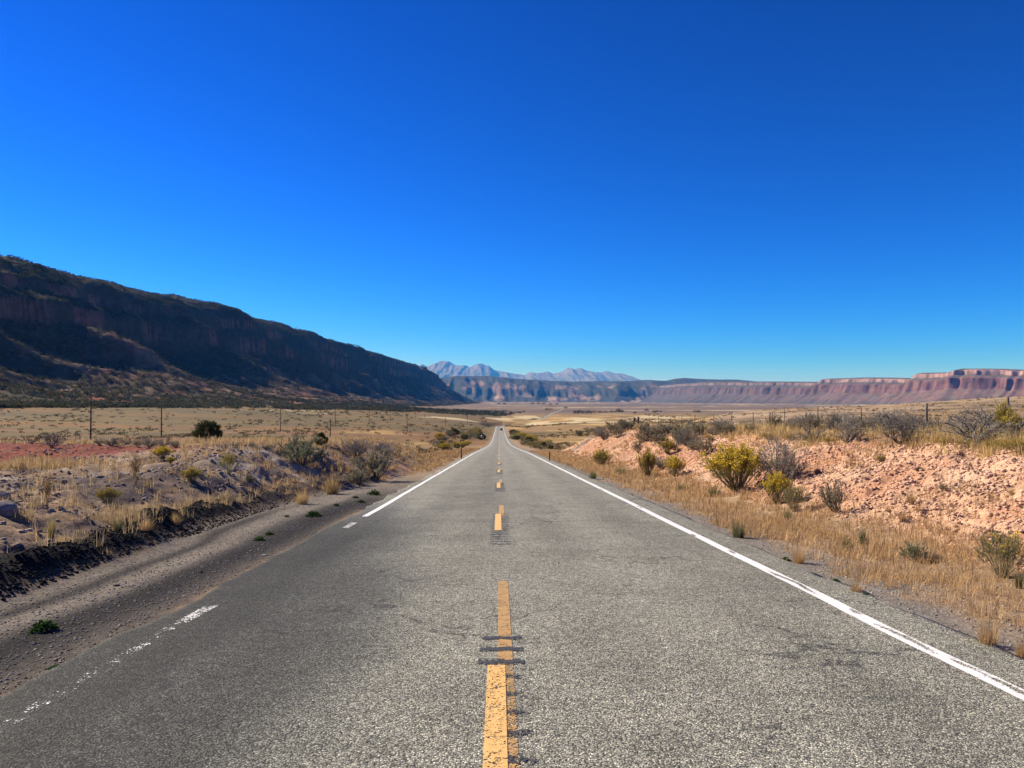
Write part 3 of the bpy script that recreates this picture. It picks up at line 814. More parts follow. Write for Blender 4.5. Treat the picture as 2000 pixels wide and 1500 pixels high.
def mt_col(x, f, t):
    n = len(x)
    c = np.tile(cl((0.155, 0.14, 0.145)), (n, 1))
    c = mixc(c, (0.10, 0.11, 0.08), (1 - ss(0.45, 0.75, f + 0.25 * (fbm(x / 900, t * 5, 361, 4) - 0.5))) * 0.85)
    c = mixc(c, (0.17, 0.155, 0.13), ss(0.52, 0.6, fbm(x / 1400, t * 8, 362, 4)) * (1 - ss(0.5, 0.7, f)) * 0.8)
    return c
far_field("mountain_range", 52000, 11000,
          [(500, 745), (780, 730), (806, 720), (825, 711), (835, 716), (860, 705), (877, 705.5), (890, 714), (905, 715), (920, 717.5), (930, 712.5), (942, 710), (952, 715), (965, 722.5),
           (1000, 729), (1025, 732.5), (1035, 727), (1050, 729), (1070, 725.5), (1080, 730), (1097, 726), (1112, 717.5), (1122, 721), (1134, 718.5), (1145, 724), (1157, 726),
           (1175, 727), (1186, 724), (1200, 729), (1217, 729.5), (1232, 735), (1252, 743), (1300, 752), (1500, 760)],
          757, 371, mt_col, M_FARMT, x0=640, x1=1450, nx=700, ny=110, spur=0.6, wl=3600,
          prof=([0, 0.3, 0.6, 0.8, 1.0], [0, 0.25, 0.55, 0.78, 1.0]), label="hazy lavender mountain range with bare grey peaks")

# ------------------------------------------------------------------ air
hb = mesh_np("haze", *box(-2000, 39000, 1500 - 90, 100000, 80800, 3100), [], None)
haze = link("haze", hb)
kz = NT("haze_air")
pv = kz.n('ShaderNodeVolumePrincipled')
pv.inputs['Color'].default_value = (0.05, 0.34, 1.0, 1)
pv.inputs['Absorption Color'].default_value = (1, 1, 1, 1)
pv.inputs['Density'].default_value = 2.3e-5
pv.inputs['Anisotropy'].default_value = 0.0
kz.l(pv.outputs[0], kz.out.inputs['Volume'])
hb.materials.append(kz.m)
tag(haze, "thin blue desert haze over the far valley", None, None, 'stuff')

# ------------------------------------------------------------------ shrub prototypes (unit height)
def unit(v): return v / (np.linalg.norm(v, axis=-1, keepdims=True) + 1e-9)

def stems(rng, n, tilt0, tilt1, l0, l1, r0, seg=5, spread=0.08, curl=0.25, wob=0.05, rise=0.0):
    az = rng.uniform(0, 2 * math.pi, n); tl = rng.uniform(tilt0, tilt1, n)
    base = np.stack([np.cos(az) * spread * rng.uniform(0, 1, n), np.sin(az) * spread * rng.uniform(0, 1, n), np.zeros(n) - 0.02], 1)
    d = np.stack([np.cos(az) * np.sin(tl), np.sin(az) * np.sin(tl), np.cos(tl)], 1)
    L = rng.uniform(l0, l1, n)
    pts = [base]
    dd = d
    for i in range(seg):
        dd = unit(dd + np.array([0, 0, curl / seg]) + rng.normal(0, wob, (n, 3)))
        pts.append(pts[-1] + dd * (L / seg)[:, None])
    P = np.stack(pts, 1); P[:, :, 2] = np.maximum(P[:, :, 2], 0.01 + rise); P[:, 0, 2] = -0.03
    R = r0 * np.linspace(1, 0.35, seg + 1)[None, :] * rng.uniform(0.6, 1.2, n)[:, None]
    return P, R

def twigs(rng, P, per, l0, l1, r0, t0=0.35, dev=0.6, seg=2, up=0.25):
    n, m, _ = P.shape
    idx = np.repeat(np.arange(n), per)
    t = rng.uniform(t0, 1.0, len(idx)) * (m - 1.001)
    i = t.astype(int); f = (t - i)[:, None]
    st = P[idx, i] * (1 - f) + P[idx, i + 1] * f
    d = unit(P[idx, i + 1] - P[idx, i])
    d = unit(d + rng.normal(0, dev, d.shape) + np.array([0, 0, up]))
    L = rng.uniform(l0, l1, len(idx))
    pts = [st]
    for k in range(seg):
        d = unit(d + rng.normal(0, 0.15, d.shape)); pts.append(pts[-1] + d * (L / seg)[:, None])
    Q = np.stack(pts, 1); Q[:, :, 2] = np.maximum(Q[:, :, 2], 0.0)
    return Q, np.full((len(idx), seg + 1), r0) * np.linspace(1, 0.5, seg + 1)

def along(rng, Q, per, t0=0.2, jit=0.012):
    n, m, _ = Q.shape
    idx = np.repeat(np.arange(n), per); t = rng.uniform(t0, 1, len(idx)) * (m - 1.001)
    i = t.astype(int); f = (t - i)[:, None]
    return Q[idx, i] * (1 - f) + Q[idx, i + 1] * f + rng.normal(0, jit, (len(idx), 3)), unit(Q[idx, i + 1] - Q[idx, i])

def ccol(rng, n, c0, c1, rep, j=0.18):
    t = rng.uniform(0, 1, n)[:, None]
    c = (cl(c0) * (1 - t) + cl(c1) * t) * rng.uniform(1 - j, 1 + j, n)[:, None]
    return np.repeat(c, rep, 0)

def tube_mesh(name, sets, c0, c1, rng, mat=None):
    vs = []; cs = []
    for P, R in sets:
        v, f = tubes(P, R); vs.append((v, f)); cs.append(ccol(rng, len(P), c0, c1, P.shape[1] * 3))
    V, F = cat(vs)
    return mesh_np(name, V, F, mat or M_BARK, np.concatenate(cs))

def leaf_mesh(name, P, D, size, asp, c0, c1, rng, mat=None):
    v, f = leaves(P, size, rng, asp, 0.3, D)
    return mesh_np(name, v, f, mat or M_LEAF, ccol(rng, len(P), c0, c1, 4, 0.25))

def proto_sage(seed, c0=(0.28, 0.27, 0.175), c1=(0.40, 0.365, 0.24), dens=14, ls=0.062):
    r = np.random.default_rng(seed)
    P, R = stems(r, 26, 0.1, 1.15, 0.6, 0.95, 0.018, spread=0.1, curl=0.5, wob=0.10)
    Q, RQ = twigs(r, P, 8, 0.12, 0.30, 0.006)
    lp, ld = along(r, Q, dens)
    return "sagebrush", [("branches", tube_mesh("branches", [(P, R), (Q, RQ)], (0.13, 0.105, 0.08), (0.2, 0.165, 0.13), r)),
                         ("foliage", leaf_mesh("foliage", lp, ld, ls, 2.2, c0, c1, r))]

def proto_rabbit(seed, flowers=1.0, g0=(0.21, 0.21, 0.07), g1=(0.34, 0.31, 0.11), fl0=(0.60, 0.42, 0.03), fl1=(0.74, 0.56, 0.09), n=150, tilt=1.0):
    r = np.random.default_rng(seed)
    P, R = stems(r, n, 0.02, tilt, 0.72, 1.0, 0.007, spread=0.10, curl=0.35, wob=0.05)
    Q, RQ = twigs(r, P, 5, 0.10, 0.22, 0.004, t0=0.5, dev=0.3, up=0.4)
    lp, ld = along(r, Q, 11, 0.1)
    parts = [("stems", tube_mesh("stems", [(P, R), (Q, RQ)], (0.20, 0.17, 0.09), (0.27, 0.23, 0.12), r)),
             ("foliage", leaf_mesh("foliage", lp, ld, 0.055, 4.5, g0, g1, r))]
    if flowers > 0:
        tips = Q[:, -1]
        tips = tips[r.uniform(0, 1, len(tips)) < flowers * ss(0.35, 0.75, tips[:, 2])]
        fp = np.repeat(tips, 13, 0) + r.normal(0, 0.026, (len(tips) * 13, 3))
        parts.append(("flowers", leaf_mesh("flowers", fp, None, 0.035, 1.2, fl0, fl1, r)))
    return "rabbitbrush", parts

def proto_dead(seed, c0=(0.21, 0.185, 0.16), c1=(0.35, 0.31, 0.27), leafy=0.0):
    r = np.random.default_rng(seed)
    P, R = stems(r, 30, 0.2, 1.35, 0.6, 1.05, 0.014, spread=0.08, curl=0.45, wob=0.16)
    Q, RQ = twigs(r, P, 12, 0.15, 0.38, 0.006, t0=0.25, dev=0.6, seg=3)
    Q2, RQ2 = twigs(r, Q, 3, 0.08, 0.2, 0.0042, t0=0.2, dev=0.6)
    lp, ld = along(r, Q2, 2)
    return "dead_shrub", [("branches", tube_mesh("branches", [(P, R * 1.2)], (0.07, 0.06, 0.05), (0.15, 0.13, 0.11), r)),
                          ("twigs", tube_mesh("twigs", [(Q, RQ), (Q2, RQ2)], c0, c1, r)),
                          ("leaves", leaf_mesh("leaves", lp, ld, 0.04, 2.5, (0.19, 0.17, 0.12), (0.27, 0.24, 0.17), r))]

def proto_grease(seed):
    r = np.random.default_rng(seed)
    P, R = stems(r, 13, 0.4, 1.3, 0.7, 1.15, 0.030, seg=7, spread=0.05, curl=0.7, wob=0.24)
    P2, R2 = twigs(r, P, 6, 0.25, 0.5, 0.014, t0=0.25, dev=0.7, seg=4)
    Q, RQ = twigs(r, P2, 9, 0.10, 0.28, 0.0055, t0=0.15, dev=0.7, seg=2)
    lp, ld = along(r, Q, 2)
    return "greasewood", [("branches", tube_mesh("branches", [(P, R), (P2, R2)], (0.08, 0.07, 0.06), (0.24, 0.215, 0.19), r)),
                          ("twigs", tube_mesh("twigs", [(Q, RQ)], (0.20, 0.18, 0.155), (0.34, 0.305, 0.26), r)),
                          ("leaves", leaf_mesh("leaves", lp, ld, 0.045, 2.5, (0.17, 0.165, 0.10), (0.26, 0.24, 0.15), r))]

def proto_tuft(seed, name, c0, c1, n=170, wd=0.006, lean=0.35, spread=0.09):
    r = np.random.default_rng(seed)
    a = r.uniform(0, 2 * math.pi, n); q = np.sqrt(r.uniform(0, 1, n)) * spread
    P = np.stack([np.cos(a) * q, np.sin(a) * q, np.full(n, -0.02)], 1)
    V, F, c = blades(P, r.uniform(0.4, 1.1, n), wd, r, lean * 1.15, c0, c1, 0.25, a)
    return name, [("blades", mesh_np("blades", V, F, M_GRASS, c))]

def proto_tanweed(seed):
    r = np.random.default_rng(seed)
    P, R = stems(r, 7, 0.02, 0.25, 0.55, 0.8, 0.012, spread=0.04, curl=0.2, wob=0.05)
    Q, RQ = twigs(r, P, 16, 0.15, 0.36, 0.005, t0=0.4, dev=0.7, up=0.5)
    lp, ld = along(r, Q, 7, 0.2, 0.02)
    return "tan_weed", [("stems", tube_mesh("stems", [(P, R), (Q, RQ)], (0.30, 0.2, 0.1), (0.40, 0.28, 0.14), r)),
                        ("seed_heads", leaf_mesh("seed_heads", lp, ld, 0.03, 1.6, (0.33, 0.21, 0.09), (0.47, 0.32, 0.14), r))]

def proto_juniper(seed, n=70, per=46, c0=(0.045, 0.055, 0.022), c1=(0.11, 0.115, 0.045), shape=(0.62, 0.56), bot=0.14, lsz=0.085):
    r = np.random.default_rng(seed)
    P, R = stems(r, 6, 0.05, 0.6, 0.5, 0.8, 0.05, spread=0.05, curl=0.2, wob=0.1)
    d = unit(r.normal(size=(n, 3))); q = r.uniform(0.45, 1, n) ** 0.5
    ctr = d * q[:, None] * np.array([shape[0], shape[0], shape[1]]) * r.uniform(0.78, 1.05, n)[:, None]
    ctr[:, 2] = np.maximum(ctr[:, 2] + 0.5, bot)
    sz = r.uniform(0.07, 0.15, n)
    lp = np.repeat(ctr, per, 0) + unit(r.normal(size=(n * per, 3))) * (np.repeat(sz, per) * r.uniform(0.5, 1, n * per))[:, None]
    cc_ = np.repeat(ccol(r, n, c0, c1, 1, 0.15), per * 4, 0) * np.repeat(r.uniform(0.75, 1.25, n * per), 4)[:, None]
    v, f = leaves(lp, lsz, r, 2.0, 0.3, unit(lp - np.array([0, 0, 0.35])) * 0.8)
    return "juniper_tree", [("trunk", tube_mesh("trunk", [(P, R)], (0.10, 0.08, 0.065), (0.16, 0.13, 0.1), r)),
                            ("crown", mesh_np("crown", v, f, M_LEAF, cc_))]

def proto_weed(seed):
    r = np.random.default_rng(seed); n = 230
    a = r.uniform(0, 2 * math.pi, n); q = np.sqrt(r.uniform(0.0, 1, n)) * (0.8 + 0.25 * np.sin(a * 3 + seed))
    P = np.stack([np.cos(a) * q * 0.5, np.sin(a) * q * 0.5, r.uniform(0.02, 0.75, n) * (1.15 - q)], 1)
    D = np.stack([np.cos(a), np.sin(a), 1.3 - q], 1)
    v, f = leaves(P, 0.27, r, 1.9, 0.1, unit(D) * 0.9)
    return "green_weed", [("leaves", mesh_np("leaves", v, f, M_LEAF, ccol(r, n, (0.03, 0.075, 0.018), (0.07, 0.135, 0.035), 4)))]

PROTO = {}
def proto(key, spec):
    PROTO[key] = dict(spec=spec, used=False, root=None)

def place(key, x, y, w, h, label, cat_, group=None, rz=None, tilt=0.0, sink=0.0):
    p = PROTO[key]; name, parts = p['spec']
    if p['root'] is None:
        r = empty(name)
        for nm, me in parts:
            ch_ = link(nm, me, r); KIDS.setdefault(r.name, []).append(ch_)
            if nm in ('flowers', 'seed_heads', 'foliage', 'leaves', 'twigs', 'blades'): ch_['kind'] = 'stuff'
        p['root'] = r; o = r
    else:
        src = p['root']
        o = src.copy(); COL.objects.link(o)
        for ch in KIDS[src.name]:
            c_ = ch.copy(); COL.objects.link(c_); c_.parent = o
        if 'group' in o.keys(): del o['group']
    o.location = (x, y, gz(x, y) - sink)
    o.scale = (w, w, h)
    o.rotation_euler = (0, tilt, RNG.uniform(0, 6.28) if rz is None else rz)
    tag(o, label, cat_, group)
    return o

def pix(key, px, py, hpx, label, cat_, group=None, wf=1.0, Y=None, **kw):
    if Y is None: x, y = hit(px, py)
    else:
        y = Y; x = ray(px, py)[0] * Y
    h = hpx / 1500 * y
    return place(key, x, y, h * wf, h, label, cat_, group, **kw)

proto('sage1', proto_sage(11)); proto('sage2', proto_sage(12)); proto('sageg', proto_sage(13, (0.24, 0.26, 0.15), (0.38, 0.38, 0.22), 20))
proto('sage3', proto_sage(14, (0.22, 0.205, 0.135), (0.33, 0.295, 0.2), 11))
proto('rab1', proto_rabbit(21)); proto('rab2', proto_rabbit(22, 0.75)); proto('rabo', proto_rabbit(23, 0.35, (0.15, 0.14, 0.055), (0.25, 0.215, 0.085)))
proto('rabw', proto_rabbit(24, 0.10, (0.20, 0.195, 0.10), (0.31, 0.285, 0.155), n=80, tilt=1.0))
proto('rabl', proto_rabbit(25, 0.8, fl0=(0.36, 0.25, 0.04), fl1=(0.48, 0.34, 0.07), n=60, tilt=1.1))
proto('dead1', proto_dead(31)); proto('dead2', proto_dead(32)); proto('grease1', proto_grease(41)); proto('grease2', proto_grease(42))
proto('spike', proto_tuft(51, "green_grass_clump", (0.10, 0.125, 0.05), (0.20, 0.205, 0.09), 260, 0.008, 0.55, 0.2))
proto('spike2', proto_tuft(52, "green_grass_clump", (0.15, 0.155, 0.075), (0.26, 0.235, 0.12), 340, 0.006, 0.5, 0.26))
proto('straw1', proto_tuft(53, "straw_grass_clump", (0.42, 0.29, 0.13), (0.58, 0.43, 0.21), 300, 0.006, 0.5, 0.24))
proto('straw2', proto_tuft(54, "straw_grass_clump", (0.40, 0.26, 0.12), (0.52, 0.36, 0.18), 260, 0.0055, 0.6, 0.22))
proto('ygrass', proto_tuft(55, "straw_grass_clump", (0.30, 0.27, 0.09), (0.46, 0.38, 0.15), 170, 0.006, 0.3, 0.12))
proto('tan', proto_tanweed(61)); proto('tan2', proto_tanweed(62))
proto('jun1', proto_juniper(71, 150, bot=0.1, lsz=0.075))
proto('sagefar', proto_sage(15, (0.26, 0.24, 0.155), (0.38, 0.335, 0.215), 16, 0.085)); proto('jun2', proto_juniper(72, 80, shape=(0.55, 0.55)))
proto('conif', proto_juniper(73, 60, shape=(0.28, 0.55)))
proto('weed1', proto_weed(81)); proto('weed2', proto_weed(82))

# --- left of the road
pix('sageg', 588, 908, 58, "large grey-green sagebrush throwing a black shadow across the left dirt bank", "sagebrush", wf=1.25)
pix('sage1', 735, 935, 64, "fan-shaped pale sagebrush with dark stems standing nearest the left road edge", "sagebrush", wf=1.15)
pix('sage2', 700, 945, 32, "low pale sagebrush hugging the foot of the fan-shaped sagebrush", "sagebrush", wf=1.3)
pix('jun2', 628, 871, 24, "small round dark green juniper bush behind the large grey-green sagebrush", "juniper", wf=1.0)
pix('jun1', 405, 866, 45, "lone round juniper tree standing on the open plain behind the left dirt bench", "juniper", wf=0.98, Y=100)
pix('conif', 575, 868, 18, "tiny pointed dark conifer showing above the large grey-green sagebrush", "conifer", wf=1.0, Y=85)
pix('conif', 266, 862, 11, "tiny dark conifer on the bench skyline left of the second utility pole", "conifer", wf=1.0, Y=60)
pix('tan', 92, 990, 74, "tall rusty tan weed on a bare stem beside the grey boulder", "weed", wf=0.62)
pix('tan2', 265, 950, 68, "tall bushy tan weed on the middle of the grey dirt bench", "weed", wf=0.75)
pix('rab1', 318, 900, 22, "bright yellow rabbitbrush in the straw grass along the bench skyline", "rabbitbrush", wf=1.2)
pix('rab2', 333, 906, 12, "small yellow rabbitbrush touching the bright one on the bench skyline", "rabbitbrush", wf=1.1)
pix('rabl', 447, 927, 40, "lanky yellow-topped rabbitbrush in the middle of the left dirt bench", "rabbitbrush", wf=0.75)
pix('rabo', 375, 942, 26, "olive rabbitbrush with pale yellow tips on the left dirt bench", "rabbitbrush", wf=1.1)
pix('rabo', 212, 985, 30, "squat olive rabbitbrush leaning over a hollow in the grey dirt", "rabbitbrush", wf=1.2, tilt=-0.3)
pix('ygrass', 100, 1052, 50, "tall yellow-green grass clump just behind the black berm at the left edge", "grass clump", wf=0.75)
pix('spike2', 230, 1038, 34, "green-grey grass clump standing right behind the black berm", "grass clump", wf=0.8)
pix('straw1', 343, 1025, 26, "pale straw clump on top of the black berm", "grass clump", wf=1.2)
pix('straw2', 285, 1036, 32, "thin straw clump between the green-grey clump and the berm top straw clump", "grass clump", wf=1.1)
pix('spike2', 487, 941, 22, "small fresh green bush alone on bare dirt left of the large sagebrush", "bush", wf=0.9)
pix('straw1', 590, 985, 36, "thick cream straw clump below the large grey-green sagebrush", "grass clump", wf=1.0)
pix('straw1', 648, 965, 44, "thick cream straw clump left of the low pale sagebrush", "grass clump", wf=1.0)
pix('dead1', 695, 892, 34, "bare grey-brown twiggy bush behind the fan-shaped sagebrush", "dead shrub", wf=1.5)
pix('dead2', 742, 884, 22, "dark leafless bush on the skyline left of the dip", "dead shrub", wf=2.0)
pix('grease1', 100, 872, 22, "grey leafless shrub at the red soil patch edge", "shrub", wf=1.3)
for i, (a, b, hh) in enumerate([(195, 869, 12), (218, 871, 15), (243, 870, 13), (268, 872, 12), (293, 873, 17), (318, 872, 14), (345, 874, 12), (437, 876, 10), (462, 874, 9), (492, 876, 10), (520, 878, 9), (60, 866, 9)]):
    pix(['sage3', 'dead1', 'grease2'][i % 3], a, b, hh, "low grey shrub on the skyline of the left dirt bench", "shrub", "low grey shrubs on the bench skyline", wf=1.6)
for a, b, hh, nm in [(85, 1232, 24, "largest bright green weed growing in the gravel at the far left"), (110, 1311, 14, "sprawling small green weed nearest the broken left edge line"),
                     (507, 1056, 10, "flat green weed on the pale gravel, nearer of a touching pair"), (526, 1045, 8, "flat green weed on the pale gravel, farther of a touching pair"),
                     (612, 1009, 14, "dark green weed tuft on the tip of the dark wheel track"), (657, 988, 6, "small green weed midway along the pale gravel"),
                     (705, 982, 7, "small green weed by the start of the solid left edge line"), (694, 973, 6, "tiny green weed behind its neighbour on the gravel shoulder"),
                     (731, 967, 12, "upright green weed where gravel shoulder meets dry grass"), (560, 1010, 5, "tiny flat weed on the outer side of the pale gravel"),
                     (1535, 1096, 9, "tiny green weed on the right shoulder, farthest of three"), (1632, 1138, 9, "tiny green weed on the right shoulder, middle of three"),
                     (1692, 1166, 9, "tiny green weed on the right shoulder, nearest of three")]:
    pix('weed1' if a % 2 else 'weed2', a, b, hh, nm, "weed", "green weeds in the gravel", wf=1.9)

# --- right bank
pix('rab1', 1440, 958, 82, "big rabbitbrush covered in yellow flowers at the foot of the pink bank", "rabbitbrush", wf=1.1)
pix('dead1', 1522, 945, 82, "grey leafless shrub leaning away behind the big yellow rabbitbrush", "dead shrub", wf=0.85, tilt=0.25, rz=0.3)
pix('rab1', 1517, 985, 56, "slim rabbitbrush crowned with bright yellow flowers below the leaning grey shrub", "rabbitbrush", wf=0.7)
pix('rabw', 1552, 1000, 50, "wispy straw-green bush right of the slim yellow rabbitbrush", "bush", wf=0.9)
pix('sage3', 1632, 1000, 62, "ragged olive sagebrush on the bank right of the yellow rabbitbrushes", "sagebrush", wf=0.8)
pix('rabo', 1264, 934, 54, "narrow top-heavy rabbitbrush on bare stalks casting a shadow up the bank", "rabbitbrush", wf=0.5)
pix('dead2', 1290, 915, 24, "grey brush pile lying beside the narrow top-heavy rabbitbrush", "dead shrub", wf=1.6)
pix('rab2', 1318, 930, 36, "yellow-green rabbitbrush on a grey stalk right of the top-heavy one", "rabbitbrush", wf=0.9)
pix('rabo', 1175, 911, 32, "round olive rabbitbrush alone low on the far end of the bank", "rabbitbrush", wf=0.95)
pix('rabo', 1303, 886, 25, "round olive bush on the upper bank below the sage thicket", "rabbitbrush", wf=1.0)
pix('sage3', 1378, 888, 34, "round grey-brown bush sitting on the bank crest", "bush", wf=1.5)
pix('sage3', 1246, 884, 24, "narrow dark olive bush below the sage thicket on the bank", "bush", wf=0.8)
pix('spike2', 1442, 1050, 40, "grey-green grass bush growing at the right road verge", "grass clump", wf=0.9)
pix('spike', 1538, 1020, 32, "dark green spiky plant below the wispy bush", "grass clump", wf=0.7)
pix('spike', 1396, 970, 24, "dark green clump under the big yellow rabbitbrush", "grass clump", wf=1.5)
pix('spike', 1158, 936, 18, "small dark green clump at the verge near the far post", "grass clump", wf=1.3)
pix('spike2', 1212, 928, 20, "pale green clump at the bank foot left of the top-heavy rabbitbrush", "grass clump", wf=1.6)
pix('spike2', 1330, 960, 18, "dull green clump at the bank foot below the stalked rabbitbrush", "grass clump", wf=1.6)
pix('spike', 1686, 1068, 44, "upright dark green plant at the bank foot, taller of a pair", "grass clump", wf=0.55)
pix('spike2', 1655, 1078, 34, "loose green-grey clump beside the upright dark green plant", "grass clump", wf=0.9)
pix('sageg', 1787, 1097, 40, "compact grey-green bush with a dark base in the right verge", "bush", wf=0.95)
pix('dead2', 1820, 1094, 16, "low grey dead brush touching the compact grey-green bush", "dead shrub", wf=1.7)
pix('rabw', 1960, 1130, 92, "tall wispy rabbitbrush with few yellow tips at the right picture edge", "rabbitbrush", wf=0.85)
pix('spike', 1990, 1150, 38, "green spiky clump in front of the tall wispy rabbitbrush", "grass clump", wf=0.6)
pix('straw2', 1930, 1262, 66, "largest dry straw clump in the nearest right verge", "grass clump", wf=0.9)
pix('straw2', 1672, 1160, 34, "reddish straw tussock alone on the right gravel shoulder", "grass clump", wf=0.95)
pix('straw2', 1995, 1285, 50, "straw clump cut by the right picture edge", "grass clump", wf=0.7)
pix('straw2', 1560, 1100, 44, "thin tan clump on the right gravel shoulder edge", "grass clump", wf=0.9)
for i, (a, b, hh) in enumerate([(1780, 985, 22), (1795, 1000, 18), (1840, 960, 14), (1975, 966, 12), (1762, 1020, 22), (1720, 905, 14), (1735, 1000, 12)]):
    pix(['straw1', 'straw2', 'sage3'][i % 3], a, b, hh, "small dry tuft alone on the bare pink bank", "grass clump", "small dry tufts on the pink bank", wf=1.1)
# thicket and fence line on the bank crest
for i, (a, b, hh) in enumerate([(1130, 852, 13), (1148, 850, 15), (1165, 854, 17), (1180, 858, 26), (1172, 846, 14), (1196, 848, 22), (1206, 856, 24), (1215, 846, 26), (1222, 840, 22), (1232, 838, 14), (1262, 852, 26), (1252, 866, 24),
                              (1270, 862, 30), (1282, 850, 24), (1290, 868, 22), (1300, 850, 22), (1312, 846, 20), (1326, 868, 36), (1340, 870, 34), (1334, 852, 24), (1352, 880, 20), (1318, 880, 18), (1360, 850, 22), (1395, 850, 20), (1412, 848, 22), (1425, 852, 26), (1470, 846, 18)]):
    pix(['sagefar', 'sage3', 'sagefar', 'dead2', 'sagefar'][i % 5], a, b, hh, "grey sagebrush in the thicket along the far bank crest", "sagebrush", "sagebrush thicket on the bank crest", wf=RNG.uniform(0.9, 1.4))
for i in range(46):
    y = RNG.uniform(17, 62); x = RNG.uniform(14.2, 20.5)
    place(['grease1', 'dead1', 'sage3', 'grease2', 'dead2'][i % 5], x, y, RNG.uniform(0.75, 1.25), RNG.uniform(0.55, 0.95), "grey leafless brush growing along the wire fence", "shrub", "grey brush along the wire fence")
pix('grease2', 1898, 868, 62, "big tangled grey greasewood with thick dark limbs by the fence", "greasewood", wf=1.2)
pix('grease1', 1758, 866, 44, "wide grey greasewood between the two wooden fence posts and its neighbours", "greasewood", wf=1.5)
pix('grease1', 1655, 866, 46, "open grey greasewood showing a forked black trunk", "greasewood", wf=1.0)
pix('grease2', 1590, 866, 30, "low grey greasewood sprawling left of the forked one", "greasewood", wf=1.4)
pix('rabo', 1962, 860, 70, "tall olive bush rising above the fence near the right edge", "bush", wf=0.42)
pix('rabo', 1978, 862, 52, "brownish olive bush leaning on the nearest fence post", "bush", wf=0.6)
for i, (a, b, hh) in enumerate([(1945, 880, 20), (1985, 884, 26), (1890, 876, 16), (1840, 872, 14), (1590, 864, 13), (1620, 868, 12), (1545, 862, 12), (1720, 903, 12), (1385, 862, 12), (1500, 860, 12)]):
    pix('rabl', a, b, hh, "low mustard-yellow rabbitbrush at the bank top", "rabbitbrush", "mustard rabbitbrush along the bank top", wf=1.6)
# brush in the dip either side of the road
for i in range(34):
    a = RNG.uniform(852, 942); b = RNG.uniform(856, 884) - 0.16 * (a - 852)
    k2 = ['rab2', 'sageg', 'rabl', 'sage3', 'jun2'][i % 5]
    pix(k2, a, b, RNG.uniform(6, 13), "yellow-green brush crowding the dip left of the road", "shrub", "brush in the dip left of the road", wf=1.6)
for i in range(34):
    a = RNG.uniform(1000, 1078); b = np.interp(a, [1000, 1078], [853, 876]) + RNG.uniform(-8, 6)
    k2 = ['rab2', 'sageg', 'rabl', 'sage3', 'jun2'][i % 5]
    x, y = hit(a, b)
    if x < 5.2: x = 5.5 + RNG.uniform(0, 6)
    h = RNG.uniform(6, 12) / 1500 * y
    place(k2, x, y, h * 1.6, h, "yellow-green brush filling the dip right of the road", "shrub", "brush in the dip right of the road")

# ------------------------------------------------------------------ grass and stones (nobody could count these)
def scatter(n, xr, yr, fn, rng, logy=True):
    u = rng.uniform(0, 1, n)
    y = np.exp(lerp(math.log(yr[0]), math.log(yr[1]), u)) if logy else lerp(yr[0], yr[1], u)
    x = rng.uniform(xr[0], xr[1], n) if not callable(xr) else xr(y, rng)
    z, I = terrain(x, y, True)
    k = rng.uniform(0, 1, n) < fn(x, y, I)
    return x[k], y[k], z[k]

def tufts(name, label, sets):
    vs = []; cs = []
    r = np.random.default_rng(hash(name) % 1000 if False else len(name) * 7 + 3)
    for (x, y, z), nb, h0, h1, rad_, c0, c1, lean in sets:
        n = len(x)
        hh = r.uniform(h0, h1, n); rr_ = rad_ * r.uniform(0.6, 1.4, n)
        id_ = np.repeat(np.arange(n), nb)
        a = r.uniform(0, 6.283, len(id_)); q = np.sqrt(r.uniform(0, 1, len(id_))) * rr_[id_]
        P = np.stack([x[id_] + np.cos(a) * q, y[id_] + np.sin(a) * q, z[id_] - 0.03], 1)
        V, F, c = blades(P, hh[id_] * r.uniform(0.45, 1.1, len(id_)), np.maximum(0.0028, 0.00033 * y[id_]), r, lean, c0, c1, 0.2, a)
        c = c * np.repeat(r.uniform(0.78, 1.2, n)[id_], 6)[:, None]
        vs.append((V, F)); cs.append(c)
    V, F = cat(vs)
    return tag(link(name, mesh_np(name, V, F, M_GRASS, np.concatenate(cs))), label, None, None, 'stuff')

r = np.random.default_rng(5)
A_ = lambda x, y, s=2.5, sd=150: fbm(x / s, y / s, sd, 3)
verge = scatter(17000, (4.35, 8.6), (2.5, 110), lambda x, y, I: ss(4.1, 4.75, I['xr'] + 1.2 * (A_(x, y) - .5)) * (1 - ss(0.2, 1.3, I['xr'] - I['fr'] - 0.4)) * (0.35 + 0.65 * ss(0.4, 0.6, A_(x, y))), r)
verge_l = scatter(5200, (-12, -3.5), (14, 150), lambda x, y, I: ss(0.15, 0.7, -I['xr'] - I['xf'] + 1.0 * (A_(x, y) - .5) + 1.0 * ss(30, 45, y)) * ss(18, 34, y) * (0.3 + 0.7 * ss(0.4, 0.6, A_(x, y))), r)
tufts("verge_grass", "reddish tan dry grass along both road verges",
      [(verge, 14, 0.07, 0.30, 0.11, (0.38, 0.24, 0.12), (0.58, 0.41, 0.21), 0.6),
       (verge_l, 15, 0.10, 0.32, 0.12, (0.36, 0.23, 0.11), (0.52, 0.36, 0.18), 0.4)])
bench = scatter(15000, lambda y, q: q.uniform(10.5, 11 + 0.62 * y + 6, len(y)), (9, 150), lambda x, y, I: ss(0.80, 1.0, I['q'] + 0.3 * (A_(x, y) - .5)) * (~I['left']) * ss(0.30, 0.5, A_(x, y, 4)) * (1 - 0.75 * ss(21, 32, x)), r)
bankg = scatter(7000, (7, 13), (9, 105), lambda x, y, I: I['bank'] * 0.30 * ss(0.48, 0.62, A_(x, y, 3)) + 0.8 * I['bank'] * ss(0.75, 1, I['q']) * ss(0.45, 0.6, A_(x, y, 2)), r)
